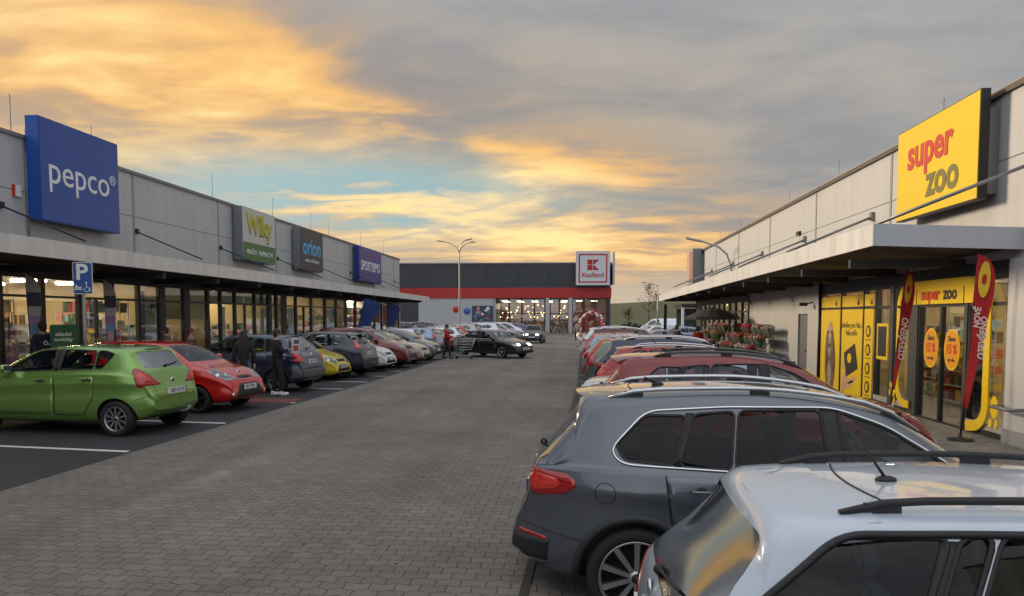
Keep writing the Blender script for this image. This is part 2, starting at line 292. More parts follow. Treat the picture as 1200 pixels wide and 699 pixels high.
# ------------------------------------------------------------ cars
# a template: side profile in metres (x from the rear bumper, z up), window outlines etc.
TEMPL = {
 'hatch': dict(L=3.94, W=1.71, H=1.49, axr=.67, axf=3.19, R=.30,
    top=[(0, .60), (.015, .74), (.05, .80), (.07, .84), (.12, 1.0), (.17, 1.10), (.42, 1.37), (.44, 1.44), (.55, 1.455), (1.1, 1.485), (1.6, 1.49), (2.1, 1.455), (2.45, 1.36), (3.0, 1.04), (3.12, .985), (3.55, .88), (3.80, .74), (3.90, .60), (3.94, .45)],
    bot=[(0, .42), (.10, .31), (.4, .22), (3.4, .20), (3.75, .22), (3.94, .30)], belt=[(0, .98), (.8, 1.04), (2.2, .98), (3.0, .93), (3.5, .86)],
    side=[[(.68, 1.35), (.86, 1.12), (1.00, 1.105), (1.00, 1.40), (.86, 1.40)], [(1.03, 1.105), (1.68, 1.08), (1.64, 1.415), (1.03, 1.40)], [(1.80, 1.075), (2.75, 1.04), (2.62, 1.12), (2.15, 1.385), (1.76, 1.415)]],
    trim=[[(1.685, 1.07), (1.79, 1.07), (1.755, 1.425), (1.645, 1.425)]],
    ws=[(-.64, 1.06), (.64, 1.06), (.50, 1.39), (-.50, 1.39)], rw=[(-.55, 1.11), (.55, 1.11), (.47, 1.38), (-.47, 1.38)],
    doors=[[(.98, .98), (1.74, .96), (1.74, .34), (1.18, .34), (1.0, .62)], [(1.76, .96), (2.74, .92), (2.86, .60), (2.86, .34), (1.76, .34)]],
    hand=[(1.10, .93), (1.98, .90)], tail=[(8, .82), (52, .80), (60, 1.12), (48, 1.12)], head=[(12, .62), (30, .60), (62, .80), (58, .86), (30, .80)],
    grille=[(-.28, .66), (.28, .66), (.32, .74), (-.32, .74)], intake=[(-.48, .34), (.48, .34), (.40, .50), (-.40, .50)], plate_r=(.72, 0), plate_f=.52, cav=(.32, 2.95)),
 'suv': dict(L=4.43, W=1.81, H=1.68, axr=.90, axf=3.50, R=.355,
    top=[(0, .56), (.02, .70), (.08, .80), (.12, .90), (.16, 1.10), (.19, 1.16), (.50, 1.50), (.44, 1.60), (.52, 1.625), (.8, 1.645), (1.5, 1.68), (2.1, 1.675), (2.6, 1.60), (2.85, 1.51), (3.35, 1.17), (3.48, 1.10), (3.95, 1.02), (4.22, .88), (4.36, .70), (4.43, .50)],
    bot=[(0, .45), (.12, .36), (.5, .26), (3.9, .24), (4.2, .26), (4.43, .34)], belt=[(0, 1.08), (.5, 1.14), (1.5, 1.10), (3.3, 1.02), (3.8, .95)],
    side=[[(.80, 1.30), (.86, 1.19), (1.22, 1.16), (1.32, 1.50), (1.02, 1.50)], [(1.26, 1.155), (1.62, 1.14), (1.66, 1.535), (1.36, 1.51)], [(1.65, 1.14), (2.30, 1.11), (2.26, 1.55), (1.69, 1.54)], [(2.42, 1.11), (3.24, 1.10), (3.05, 1.22), (2.70, 1.44), (2.38, 1.545)]],
    trim=[[(1.21, 1.15), (1.27, 1.15), (1.37, 1.52), (1.31, 1.52)], [(2.29, 1.10), (2.43, 1.10), (2.39, 1.56), (2.25, 1.56)]],
    ws=[(-.68, 1.19), (.68, 1.19), (.55, 1.55), (-.55, 1.55)], rw=[(-.60, 1.17), (.60, 1.17), (.52, 1.50), (-.52, 1.50)],
    doors=[[(1.16, 1.10), (2.33, 1.05), (2.33, .40), (1.48, .40), (1.2, .78)], [(2.35, 1.05), (3.22, 1.0), (3.28, .74), (3.14, .40), (2.35, .40)]],
    hand=[(1.42, 1.0), (2.55, .97)], tail=[(14, .96), (40, .94), (66, 1.0), (70, 1.06), (50, 1.14), (14, 1.12)], head=[(14, .80), (40, .78), (60, .92), (55, .98), (20, .92)],
    grille=[(-.36, .80), (.36, .80), (.38, .92), (-.38, .92)], intake=[(-.55, .42), (.55, .42), (.48, .62), (-.48, .62)], plate_r=(.86, 0), plate_f=.66, cav=(.36, 3.28)),
 'wagon': dict(L=4.26, W=1.70, H=1.47, axr=.86, axf=3.42, R=.31,
    top=[(0, .58), (.015, .72), (.03, .80), (.06, .90), (.09, .97), (.46, 1.335), (.42, 1.405), (.52, 1.43), (1.0, 1.455), (1.7, 1.475), (2.3, 1.45), (2.62, 1.37), (3.18, 1.06), (3.3, 1.0), (3.8, .90), (4.08, .76), (4.2, .62), (4.26, .45)],
    bot=[(0, .40), (.12, .32), (.5, .22), (3.8, .19), (4.1, .22), (4.26, .30)], belt=[(0, .98), (.5, 1.0), (2.3, .96), (3.2, .93), (3.7, .88)],
    side=[[(.42, 1.10), (.52, 1.02), (.98, 1.02), (1.12, 1.36), (.74, 1.36)], [(1.03, 1.02), (1.14, 1.02), (1.30, 1.37), (1.16, 1.365)], [(1.17, 1.02), (1.98, 1.02), (1.95, 1.39), (1.33, 1.375)], [(2.10, 1.02), (2.98, 1.03), (2.82, 1.12), (2.42, 1.34), (2.06, 1.39)]],
    trim=[[(.97, 1.01), (1.04, 1.01), (1.175, 1.375), (1.105, 1.375)], [(1.97, 1.01), (2.11, 1.01), (2.07, 1.40), (1.94, 1.40)]],
    ws=[(-.62, 1.08), (.62, 1.08), (.50, 1.37), (-.50, 1.37)], rw=[(-.60, .99), (.60, .99), (.50, 1.34), (-.50, 1.34)],
    doors=[[(1.05, .98), (2.02, .97), (2.02, .33), (1.38, .33), (1.14, .68)], [(2.04, .97), (2.98, .93), (3.08, .66), (3.04, .33), (2.04, .33)]],
    hand=[(1.22, .90), (2.26, .88)], tail=[(10, .72), (50, .74), (64, .90), (58, .98), (30, .95)], head=[(14, .64), (40, .62), (60, .80), (30, .80)],
    grille=[(-.34, .66), (.34, .66), (.36, .78), (-.36, .78)], intake=[(-.5, .32), (.5, .32), (.44, .48), (-.44, .48)], plate_r=(.74, 0), plate_f=.54, cav=(.30, 3.08)),
 'sedan': dict(L=4.60, W=1.77, H=1.45, axr=.98, axf=3.68, R=.32,
    top=[(0, .66), (.015, .82), (.05, 1.02), (.12, 1.06), (.62, 1.10), (.80, 1.13), (1.35, 1.38), (1.55, 1.425), (2.0, 1.45), (2.5, 1.43), (2.85, 1.33), (3.38, 1.03), (3.5, .98), (4.1, .88), (4.42, .74), (4.54, .60), (4.60, .45)],
    bot=[(0, .42), (.14, .32), (.5, .22), (4.1, .19), (4.4, .22), (4.6, .30)], belt=[(0, .95), (.8, .98), (2.3, .93), (3.3, .90), (3.9, .85)],
    side=[[(1.02, 1.07), (1.32, 1.02), (1.40, 1.02), (1.40, 1.33), (1.30, 1.30)], [(1.44, 1.02), (2.12, 1.0), (2.08, 1.37), (1.62, 1.37), (1.44, 1.34)], [(2.22, 1.0), (3.16, .98), (2.98, 1.08), (2.56, 1.31), (2.18, 1.37)]],
    trim=[[(2.11, .99), (2.23, .99), (2.19, 1.38), (2.07, 1.38)]],
    ws=[(-.64, 1.06), (.64, 1.06), (.50, 1.35), (-.50, 1.35)], rw=[(-.60, 1.15), (.60, 1.15), (.52, 1.35), (-.52, 1.35)],
    doors=[[(1.22, .96), (2.15, .94), (2.15, .32), (1.5, .32), (1.26, .66)], [(2.17, .94), (3.18, .90), (3.30, .6), (3.28, .32), (2.17, .32)]],
    hand=[(1.40, .88), (2.42, .86)], tail=[(16, .80), (40, .78), (62, .86), (58, .98), (20, .97)], head=[(14, .62), (40, .60), (60, .76), (30, .78)],
    grille=[(-.36, .62), (.36, .62), (.38, .74), (-.38, .74)], intake=[(-.55, .30), (.55, .30), (.48, .46), (-.48, .46)], plate_r=(.62, 0), plate_f=.5, cav=(.95, 3.3)),
 'minivan': dict(L=4.28, W=1.76, H=1.63, axr=.74, axf=3.46, R=.315,
    top=[(0, .62), (.015, .76), (.05, .82), (.09, 1.02), (.20, 1.16), (.62, 1.50), (.66, 1.565), (.8, 1.59), (1.5, 1.63), (2.1, 1.61), (2.5, 1.52), (3.2, 1.16), (3.34, 1.08), (3.85, .94), (4.12, .80), (4.23, .62), (4.28, .45)],
    bot=[(0, .42), (.12, .32), (.5, .22), (3.8, .20), (4.1, .22), (4.28, .30)], belt=[(0, 1.02), (.8, 1.08), (2.3, 1.03), (3.1, .98), (3.7, .90)],
    side=[[(.72, 1.34), (.95, 1.15), (1.08, 1.14), (1.12, 1.50), (.92, 1.48)], [(1.12, 1.14), (1.92, 1.11), (1.86, 1.52), (1.16, 1.50)], [(2.03, 1.10), (3.00, 1.06), (2.86, 1.16), (2.40, 1.44), (1.98, 1.52)]],
    trim=[[(1.915, 1.10), (2.04, 1.10), (1.99, 1.53), (1.86, 1.53)]],
    ws=[(-.66, 1.18), (.66, 1.18), (.54, 1.50), (-.54, 1.50)], rw=[(-.58, 1.17), (.58, 1.17), (.50, 1.49), (-.50, 1.49)],
    doors=[[(1.02, 1.06), (1.96, 1.03), (1.96, .34), (1.30, .34), (1.06, .74)], [(1.98, 1.03), (2.96, .98), (3.08, .66), (3.06, .34), (1.98, .34)]],
    hand=[(1.18, .96), (2.22, .94)], tail=[(26, .84), (56, .84), (62, 1.14), (50, 1.18), (32, 1.0)], head=[(12, .70), (40, .68), (64, .88), (30, .86)],
    grille=[(-.30, .70), (.30, .70), (.34, .78), (-.34, .78)], intake=[(-.5, .34), (.5, .34), (.42, .52), (-.42, .52)], plate_r=(.86, 0), plate_f=.58, cav=(.45, 3.1)),
 'van': dict(L=4.9, W=1.9, H=1.95, axr=.95, axf=3.95, R=.33,
    top=[(0, .60), (.02, 1.0), (.05, 1.6), (.10, 1.88), (.3, 1.94), (2.0, 1.96), (3.2, 1.93), (3.45, 1.86), (4.15, 1.30), (4.3, 1.20), (4.7, 1.02), (4.85, .80), (4.9, .5)],
    bot=[(0, .42), (.14, .34), (.5, .26), (4.4, .24), (4.7, .26), (4.9, .34)], belt=[(0, 1.2), (3.3, 1.18), (4.1, 1.08), (4.5, 1.0)],
    side=[[(3.0, 1.24), (4.0, 1.20), (3.88, 1.34), (3.45, 1.72), (3.0, 1.76)]],
    trim=[], ws=[(-.72, 1.34), (.72, 1.34), (.62, 1.80), (-.62, 1.80)], rw=[(-.6, 1.25), (.6, 1.25), (.56, 1.7), (-.56, 1.7)],
    doors=[[(1.5, 1.75), (2.85, 1.75), (2.85, .42), (1.55, .42)], [(2.9, 1.12), (3.95, 1.08), (3.95, .42), (2.9, .42)]],
    hand=[(2.7, 1.0), (3.05, 1.0)], tail=[(30, .9), (50, .9), (50, 1.4), (30, 1.4)], head=[(14, .78), (40, .76), (60, .98), (30, .98)],
    grille=[(-.36, .8), (.36, .8), (.4, .92), (-.4, .92)], intake=[(-.5, .4), (.5, .4), (.42, .6), (-.42, .6)], plate_r=(.8, 0), plate_f=.6, cav=(.2, 3.9)),
}
def mono(p):     # keep x increasing (the tailgate overhang becomes a near-vertical step)
    q = [p[0]]
    for a in p[1:]:
        x = max(a[0], q[-1][0] + .006); q.append((x, a[1]))
    return q
class Shape:
    def __init__(s, t, sx=1, sy=1, sz=1, top=None):
        s.t = t; s.sx, s.sy, s.sz = sx, sy, sz
        f = lambda p: [(a * sx, b * sz) for a, b in p]
        s.top = smooth_poly(mono(f(top or t['top'])), 2); s.bot = smooth_poly(f(t['bot']), 2); s.belt = smooth_poly(f(t['belt']), 2)
        s.L, s.W, s.H = t['L'] * sx, t['W'] * sy, t['H'] * sz; s.lean = t.get('lean', .40)
    def hw(s, x):
        w = s.W / 2; r = s.t.get('tr', .75); f = .62
        k = 0
        if x < r: k += s.t.get('tk', .24) * ((r - x) / r) ** 2.3
        if x > s.L - f - .25: k += .30 * ((x - (s.L - f - .25)) / (f + .25)) ** 2.6
        return w * (1 - k)
    def sec(s, x, inset=0, fine=True):
        zt = lerp_at(s.top, x); zb = lerp_at(s.bot, x); bl = lerp_at(s.belt, x); w = s.hw(x)
        sl = abs(lerp_at(s.top, x + .06) - lerp_at(s.top, x - .06)) / .12
        if inset:
            zt -= inset; zb = .42; w -= inset * 1.25
        zsh = min(bl, zt - .055); zsh = max(zsh, zb + .02); droop = .05 + .13 * min(1.15, sl); zre = max(zt - droop, zsh + .012)
        wr = .935 * w - s.lean * max(0, zre - zsh) ; d = zsh - zb
        hood = 1 if zt - bl < .12 else 0
        P = [(0, zb), (.5 * w, zb), (.86 * w, zb + .01), (.95 * w, zb + .12 * d), (.988 * w, zb + .26 * d), (.998 * w, zb + .42 * d), (.984 * w, zb + .62 * d), (.988 * w, zb + .74 * d), (1.0 * w, zb + .82 * d), (.976 * w, zb + .91 * d), (.952 * w, zsh)]
        a, b = .935 * w, wr
        P += [(a + (b - a) * .05 , zsh + (zre - zsh) * .06), (a + (b - a) * .36 + .006, zsh + (zre - zsh) * .36), (a + (b - a) * .70 + .008, zsh + (zre - zsh) * .70), (wr, zre),
              (wr - .05, zre + (zt - zre) * .42), (wr * .82, zre + (zt - zre) * .70), (wr * .5, zre + (zt - zre) * .93), (0, zt)]
        return P
    def loft(s, xs, inset=0, sub=2, m=None):
        mb = MB(); rings = []
        for x in xs:
            P = s.sec(x, inset); Q = []
            n = len(P)
            for i in range(n - 1):
                p0 = P[max(0, i - 1)]; p1 = P[i]; p2 = P[i + 1]; p3 = P[min(n - 1, i + 2)]
                if i == 0: p0 = (-P[1][0], P[1][1])
                if i == n - 2: p3 = (-P[n - 2][0], P[n - 2][1])
                for j in range(sub):
                    t = j / sub
                    q = [.5 * (2 * p1[k] + (p2[k] - p0[k]) * t + (2 * p0[k] - 5 * p1[k] + 4 * p2[k] - p3[k]) * t * t + (3 * p1[k] - p0[k] - 3 * p2[k] + p3[k]) * t ** 3) for k in (0, 1)]
                    Q.append(q)
            Q.append(P[-1])
            ring = [(x, -a, b) for a, b in Q] + [(x, a, b) for a, b in Q[-2:0:-1]]
            rings.append(ring)
        n = len(rings[0]); vs = [v for r in rings for v in r]; fs = []
        for i in range(len(rings) - 1):
            for j in range(n): fs.append((i * n + j, i * n + (j + 1) % n, (i + 1) * n + (j + 1) % n, (i + 1) * n + j))
        fs.append(tuple(range(n))[::-1]); fs.append(tuple(range((len(rings) - 1) * n, len(rings) * n)))
        mb.add(vs, fs, m or INNER, True)
        return mb
    def stations(s, step):
        xs = [0]; 
        while xs[-1] < s.L - 1e-4:
            x = xs[-1]; dx = step; z0 = lerp_at(s.top, x)
            while dx > .008 and abs(lerp_at(s.top, x + dx) - z0) > step * .75: dx *= .7
            if s.L - x < .35: dx = min(dx, step * .6)
            xs.append(min(s.L, x + dx))
        return xs
def bvh_of(mb): return BVHTree.FromPolygons([Vector(v) for v in mb.v], [tuple(f) for f in mb.f])
def patch(bvh, poly, mode, m, off=.004, step=.05, skirt=.012, C=(0, 0), mb=None, target=None):
    """poly in 2D, laid onto the body surface. mode: 'side+','side-' (x,z) | 'front','rear' (y,z) | 'top' (x,y) | 'rad' (angle deg, z) around C"""
    mb = mb or MB(); b2 = bvh
    zs = [p[1] for p in poly]; z0, z1 = min(zs), max(zs); nz = max(2, int((z1 - z0) / step) + 1)
    def span(z):
        z = min(max(z, z0 + 1e-5), z1 - 1e-5); X = []
        n = len(poly)
        for i in range(n):
            a, b = poly[i], poly[(i + 1) % n]
            if (a[1] <= z) != (b[1] <= z): X.append(a[0] + (b[0] - a[0]) * (z - a[1]) / (b[1] - a[1]))
        return (min(X), max(X)) if X else None
    wmax = max(p[0] for p in poly) - min(p[0] for p in poly)
    if mode == 'rad': wmax *= .012
    nx = max(2, int(wmax / step) + 1); grid = []; last = None
    for i in range(nz + 1):
        z = z0 + (z1 - z0) * i / nz; sp = span(z)
        if not sp: continue
        row = []
        for j in range(nx + 1):
            u = sp[0] + (sp[1] - sp[0]) * j / nx
            if mode == 'side-': o, d = Vector((u, -3, z)), Vector((0, 1, 0))
            elif mode == 'side+': o, d = Vector((u, 3, z)), Vector((0, -1, 0))
            elif mode == 'rear': o, d = Vector((-3, u, z)), Vector((1, 0, 0))
            elif mode == 'front': o, d = Vector((9, u, z)), Vector((-1, 0, 0))
            elif mode == 'top': o, d = Vector((u, z, 4)), Vector((0, 0, -1))
            else:
                a = math.radians(u); d = -Vector((math.cos(a), math.sin(a), 0)); o = Vector((C[0], C[1], z)) - d * 4
            h = b2.ray_cast(o, d)
            if h[0] is None: p = last if last is not None else o + d * 3
            else: p = h[0]
            last = p; row.append((p - d * off, p + d * skirt))
        grid.append(row)
    vs = []; idx = {}; fs = []
    for i, r in enumerate(grid):
        for j, (p, q) in enumerate(r): idx[i, j] = len(vs); vs.append(p)
    for i in range(len(grid) - 1):
        for j in range(nx): fs.append((idx[i, j], idx[i, j + 1], idx[i + 1, j + 1], idx[i + 1, j]))
    if skirt:
        loop = [(0, j) for j in range(nx)] + [(i, nx) for i in range(len(grid) - 1)] + [(len(grid) - 1, j) for j in range(nx, 0, -1)] + [(i, 0) for i in range(len(grid) - 1, 0, -1)]
        k = len(vs); vs += [grid[i][j][1] for i, j in loop]; n = len(loop)
        for a in range(n): fs.append((idx[loop[a]], idx[loop[(a + 1) % n]], k + (a + 1) % n, k + a))
    mb.add(vs, fs, m, True)
    return mb
def band(bvh, line, w, mode, m, off=.005, closed=True, mb=None):     # thin trim line following an outline
    mb = mb or MB(); pts = []
    n = len(line)
    for i, (a, b) in enumerate(line):
        if mode[:4] == 'side':
            s = -1 if mode == 'side-' else 1; o, d = Vector((a, 3 * s, b)), Vector((0, -s, 0))
        elif mode == 'top': o, d = Vector((a, b, 4)), Vector((0, 0, -1))
        elif mode == 'rear': o, d = Vector((-3, a, b)), Vector((1, 0, 0))
        else: o, d = Vector((9, a, b)), Vector((-1, 0, 0))
        h = bvh.ray_cast(o, d)
        if h[0] is not None: pts.append(h[0] - d * off)
    if len(pts) > 2: mb.tube(pts, w / 2, m, 6, closed)
    return mb
def dense(line, step=.05, closed=True):
    out = []; n = len(line)
    for i in range(n if closed else n - 1):
        a, b = line[i], line[(i + 1) % n]; k = max(1, int(math.dist(a, b) / step))
        for j in range(k): out.append((a[0] + (b[0] - a[0]) * j / k, a[1] + (b[1] - a[1]) * j / k))
    if not closed: out.append(line[-1])
    return out
def extr_y(mb, poly, y0, y1, m): mb.prism([(a, y0, b) for a, b in poly], (0, y1 - y0, 0), m)
def boolean(o, cutters):
    src = o.data; sv = [v.co.copy() for v in src.vertices]; sf = [tuple(p.vertices) for p in src.polygons]; sn = [v.normal.copy() for v in src.vertices]; sb = BVHTree.FromPolygons(sv, sf)
    for c in cutters:
        md = o.modifiers.new('cut', 'BOOLEAN'); md.operation = 'DIFFERENCE'; md.object = c; md.solver = 'EXACT'
        try: md.material_mode = 'TRANSFER'
        except Exception: pass
    me = bpy.data.meshes.new_from_object(o.evaluated_get(bpy.context.evaluated_depsgraph_get()))
    o.modifiers.clear(); old = o.data; o.data = me; bpy.data.meshes.remove(old)
    for c in cutters: bpy.data.objects.remove(c)
    bm = bmesh.new(); bm.from_mesh(me)
    for f in bm.faces: f.smooth = True
    for e in bm.edges:
        if len(e.link_faces) == 2: e.smooth = e.calc_face_angle(0) < R(38)
        else: e.smooth = False
    bm.to_mesh(me); bm.free()
    # keep the smooth shading of the uncut body: long slivers left by the cuts would show as creases
    nm = []; pol = me.polygons; lv = me.loops; cache = {}
    cn = [l.vector.copy() for l in me.corner_normals] if hasattr(me, 'corner_normals') else None
    for p in pol:
        outer = me.materials[p.material_index] and me.materials[p.material_index].name.startswith('paint')
        for li in p.loop_indices:
            vi = lv[li].vertex_index; nrm = cn[li]
            if outer:
                if vi not in cache:
                    co, n_, fi, dist = sb.find_nearest(me.vertices[vi].co)
                    if dist is not None and dist < .0015:
                        f_ = sf[fi]
                        if len(f_) <= 4:
                            ws = poly_3d_calc([sv[q] for q in f_], co); acc = Vector((0, 0, 0))
                            for q, w_ in zip(f_, ws): acc += sn[q] * w_
                            cache[vi] = acc.normalized()
                        else: cache[vi] = None
                    else: cache[vi] = None
                c_ = cache[vi]
                if c_ is not None and c_.dot(p.normal) > .3: nrm = c_
            nm.append(nrm)
    me.normals_split_custom_set(nm)
def make_wheel(root, x, y, Rw, side, spokes=5, rimm=RIM, lod=0):
    w = empty('wheel', (x, y, Rw)); w.parent = root
    s = side; h = .10; mb = MB(); rr = Rw * RIMK[0]; n = 36 if lod == 0 else 20
    mb.lathe([(rr, -h * s), (Rw * .93, -h * s), (Rw * .985, -h * .75 * s), (Rw, -h * .4 * s), (Rw, h * .4 * s), (Rw * .985, h * .75 * s), (Rw * .94, h * s), (Rw * .80, h * 1.04 * s), (rr * 1.03, h * .98 * s), (rr, h * .8 * s), (rr, -h * s)], RUBBER, 'y', n=n)
    mb.build('tyre', w)
    mb = MB(); mb.lathe([(rr, h * .2 * s), (rr, h * .92 * s), (rr * .97, h * .95 * s), (rr * .92, h * .80 * s), (rr * .90, h * .1 * s)], rimm, 'y', n=n)
    mb.lathe([(rr * .91, h * .05 * s), (0.001, h * .0 * s)], WELL, 'y', n=n)
    mb.lathe([(rr * .24, h * .2 * s), (rr * .22, h * .72 * s), (rr * .12, h * .80 * s), (.001, h * .80 * s)], rimm, 'y', n=16)
    if lod == 0: mb.lathe([(rr * .13, h * .80 * s), (rr * .12, h * .85 * s), (.001, h * .86 * s)], BLACK, 'y', n=16)
    for k in range(spokes):
        a = 2 * math.pi * k / spokes + .3; u = Vector((math.cos(a), 0, math.sin(a))); t = Vector((-math.sin(a), 0, math.cos(a)))
        wd = rr * (.5 / spokes * 1.7 if spokes > 6 else .13)
        p0 = u * rr * .18 + Vector((0, h * .62 * s, 0)); p1 = u * rr * .93 + Vector((0, h * .74 * s, 0))
        ww = (wd * .8, wd * 1.1); ny = Vector((0, h * .13 * s, 0)); vs = []
        for p, q in ((p0, ww[0]), (p1, ww[1])):
            vs += [p - t * q - ny, p + t * q - ny, p + t * q * .8 + ny, p - t * q * .8 + ny]
        mb.add(vs, [(0, 1, 2, 3), (4, 7, 6, 5), (0, 4, 5, 1), (1, 5, 6, 2), (2, 6, 7, 3), (3, 7, 4, 0)], rimm)
    mb.build('rim', w)
    return w
RIMK = [.70]
def make_seat(parent, x, y, z=.55, bench=False):
    mb = MB(); w = .26 if not bench else .58
    mb.box((x - .25, y - w, z - .14), (x + .27, y + w, z), SEAT)
    mb.obox((x - .30, y, z + .28), (.055, 0, -.012), (0, w * .92, 0), (-.10, 0, .32), SEAT)
    for k in ((0,) if not bench else (-.36, .36)): mb.obox((x - .42, y + k, z + .72), (.045, 0, 0), (0, .13, 0), (-.02, 0, .095), SEAT)
    return mb.build('seat', parent, bevel=.025)
def make_car(name, label, T, color, lod=0, sx=1, sy=1, sz=1, ov=None, rails=None, spokes=5, Rw=None, glass=None, lamps_on=False, group=None, cladding=False, plate='rear', chrome_dlo=False, rimm=None, spoiler=True, antenna=True, cat='car', roof_black=False, rear_wiper=True):
    t = dict(TEMPL[T]); t.update(ov or {}); S = Shape(t, sx, sy, sz); Rw = Rw or t['R']; glass = glass or CGLASS
    root = empty(name, label=label, cat=cat, group=group)
    f = lambda p: [(a * sx, b * sz) for a, b in p]; fy = lambda p: [(a * sy, b * sz) for a, b in p]
    step = {0: .055, 1: .09, 2: .13}[lod]; xs = S.stations(step); body = S.loft(xs, 0, 2 if lod == 0 else 1, color); bvh = bvh_of(body)
    bo = body.build('body', root)
    cut = []; axr, axf = t['axr'] * sx, t['axf'] * sx; ar = Rw + .055
    axr_, axf_, ar_ = axr, axf, ar
    c1 = MB()
    for ax in (axr, axf):
        for s in (-1, 1): c1.lathe([(.0005, s * (S.W / 2 - .26)), (ar, s * (S.W / 2 - .26)), (ar, s * (S.W / 2 + .2)), (.0005, s * (S.W / 2 + .2))], WELL, 'y', (ax, 0, Rw), 32 if lod == 0 else 20)
    sides = [rnd(f(p), .05) for p in t['side']]
    if lod < 2:
        ca, cb_ = t['cav'][0] * sx, t['cav'][1] * sx; n = 22; cx_ = [ca + (cb_ - ca) * i / n for i in range(n + 1)]
        cv = S.loft(cx_, .05, 1, INNER).build('cut'); cut.append(cv)
        c2 = MB()
        for p in sides: extr_y(c2, p, -1.5, 1.5, BLACK)
        cut.append(c2.build('cut'))
        mid = (t['cav'][0] + t['cav'][1]) / 2 * sx; c3 = MB()
        c3.prism([(mid + .5, a, b) for a, b in rnd(fy(t['ws']), .06)], (S.L, 0, 0), BLACK)
        cut.append(c3.build('cut')); c4 = MB()
        c4.prism([(-.5, a, b) for a, b in rnd(fy(t['rw']), .06)], (mid + .2, 0, 0), BLACK)
        cut.append(c4.build('cut'))
    cut.append(c1.build('cut'))
    boolean(bo, cut)
    gm = glass if lod < 2 else DGLASS; go = -.006 if lod < 2 else .006; sk = 0 if lod < 2 else .01
    gs = step
    for k, p in enumerate(sides):
        for md in ('side-', 'side+'):
            patch(bvh, p, md, (TINT if (glass is TINT and k < len(sides) - 1) else (CGLASS if lod < 2 else gm)), go, gs, sk).build('side_window', root)
    patch(bvh, rnd(fy(t['ws']), .06), 'front', CGLASS if lod < 2 else DGLASS, go, gs, sk).build('windscreen', root)
    rwo = patch(bvh, rnd(fy(t['rw']), .06), 'rear', glassmat('rear_glass', (.45, .50, .52), .30, .13) if lod == 0 else gm, go, gs, sk).build('rear_window', root)
    if lod < 2:
        for p in sides:
            for md in ('side-', 'side+'): band(bvh, dense(p, .06), .026, md, BLACK, -.006).build('window_seal', root)
    for p in t['trim']:
        for md in ('side-', 'side+'): patch(bvh, f(p), md, BLACK, .003, .08, .01).build('pillar_trim', root)
    if chrome_dlo:
        al = t['dlo']
        for md in ('side-', 'side+'): band(bvh, dense(rnd(f(al), .10, 5), .05), t.get('dlow', .020), md, t.get('dlom', CHROME), .004).build('window_trim', root)
    # doors
    if lod < 2:
        for k, p in enumerate(t['doors']):
            for s, md in ((-1, 'side-'), (1, 'side+')):
                P = rnd(f(p), .03); d = patch(bvh, P, md, color, .0016, step, .012).build('door', root); f2 = f(p); gl = ([f2[1]] + f2[2:] + [f2[0]]) if k == 0 else ([(f2[1][0] + .03, f2[1][1] - .02), f2[2], f2[3]])
                zt2 = t['side'][-1][-1][1] * sz + .03; gl = dense(gl, .05, False)
                band(bvh, gl, .011 if lod == 0 else .014, md, BLACK, .0015, closed=False).build('door_gap', d)
                hx, hz = t['hand'][k][0] * sx, t['hand'][k][1] * sz; h = bvh.ray_cast(Vector((hx, 3 * s, hz)), Vector((0, -s, 0)))[0]
                if h:
                    mb = MB(); mb.tube([(hx - .09, h.y + s * .008, hz), (hx - .07, h.y + s * .034, hz), (hx + .07, h.y + s * .034, hz), (hx + .09, h.y + s * .008, hz)], .013, color if t.get('hb', 1) else BLACK, 8)
                    mb.ball((hx - .01, h.y - s * .004, hz), .042, BLACK, 12, 6, (1, .25, .8)); mb.build('door_handle', d)
    # lamps
    for s in (-1, 1):
        A = [(180 - a * s * -1 if s < 0 else 180 - a, b * sz) for a, b in t['tail']]
        A = [((180 + a) if s < 0 else (180 - a), b * sz) for a, b in t['tail']]
        tl = patch(bvh, rnd_deg(A), 'rad', TAIL, .006, .04, .02, C=(.62 * sx, .22 * s)).build('taillight', root)
        if lod < 2:
            ca_ = sum(a for a, b in A) / len(A); cz_ = sum(b for a, b in A) / len(A); q = [(ca_ + (a - ca_) * .62, cz_ + (b - cz_) * .58) for a, b in A]; patch(bvh, rnd_deg(q), 'rad', mat('red_lamp_bright', (.62, .035, .02), .15, coat=1, var=.4, scale=30), .009, .03, 0, C=(.62 * sx, .22 * s)).build('lamp_ring', tl)
        if lod == 0 and t.get('rev', 1):
            zz = [b for a, b in A]; aa = [a for a, b in A]; zc = sum(zz) / len(zz); ac = sum(aa) / len(aa); 
            q = [(ac - 4, zc - .022), (ac + 6, zc - .026), (ac + 6, zc + .02), (ac - 4, zc + .024)]
            patch(bvh, q, 'rad', mat('lamp_clear', (.34, .30, .28), .15, coat=1), .009, .03, 0, C=(.62 * sx, .22 * s)).build('reversing_lamp', tl)
        A = [((-a) if s < 0 else a, b * sz) for a, b in t['head']]
        hl = patch(bvh, rnd_deg(A), 'rad', LAMP, .006, .04, .02, C=(S.L - .75 * sx, .15 * s)).build('headlight', root)
        if lod < 2:
            ca_ = sum(a for a, b in A) / len(A); cz_ = sum(b for a, b in A) / len(A); q = [(ca_ + (a - ca_) * .72, cz_ + (b - cz_) * .66) for a, b in A]; patch(bvh, rnd_deg(q), 'rad', mat('lamp_inside', (.05, .055, .06), .1, coat=1, var=.6, scale=20), .008, .03, 0, C=(S.L - .75 * sx, .15 * s)).build('lamp_inside', hl)
            for da in (-8, 8): q = [(ca_ + da + 3.2 * math.cos(R(w_)), cz_ + .038 * math.sin(R(w_))) for w_ in range(0, 360, 30)]; patch(bvh, q, 'rad', CHROME, .010, .02, 0, C=(S.L - .75 * sx, .15 * s)).build('lamp_reflector', hl)
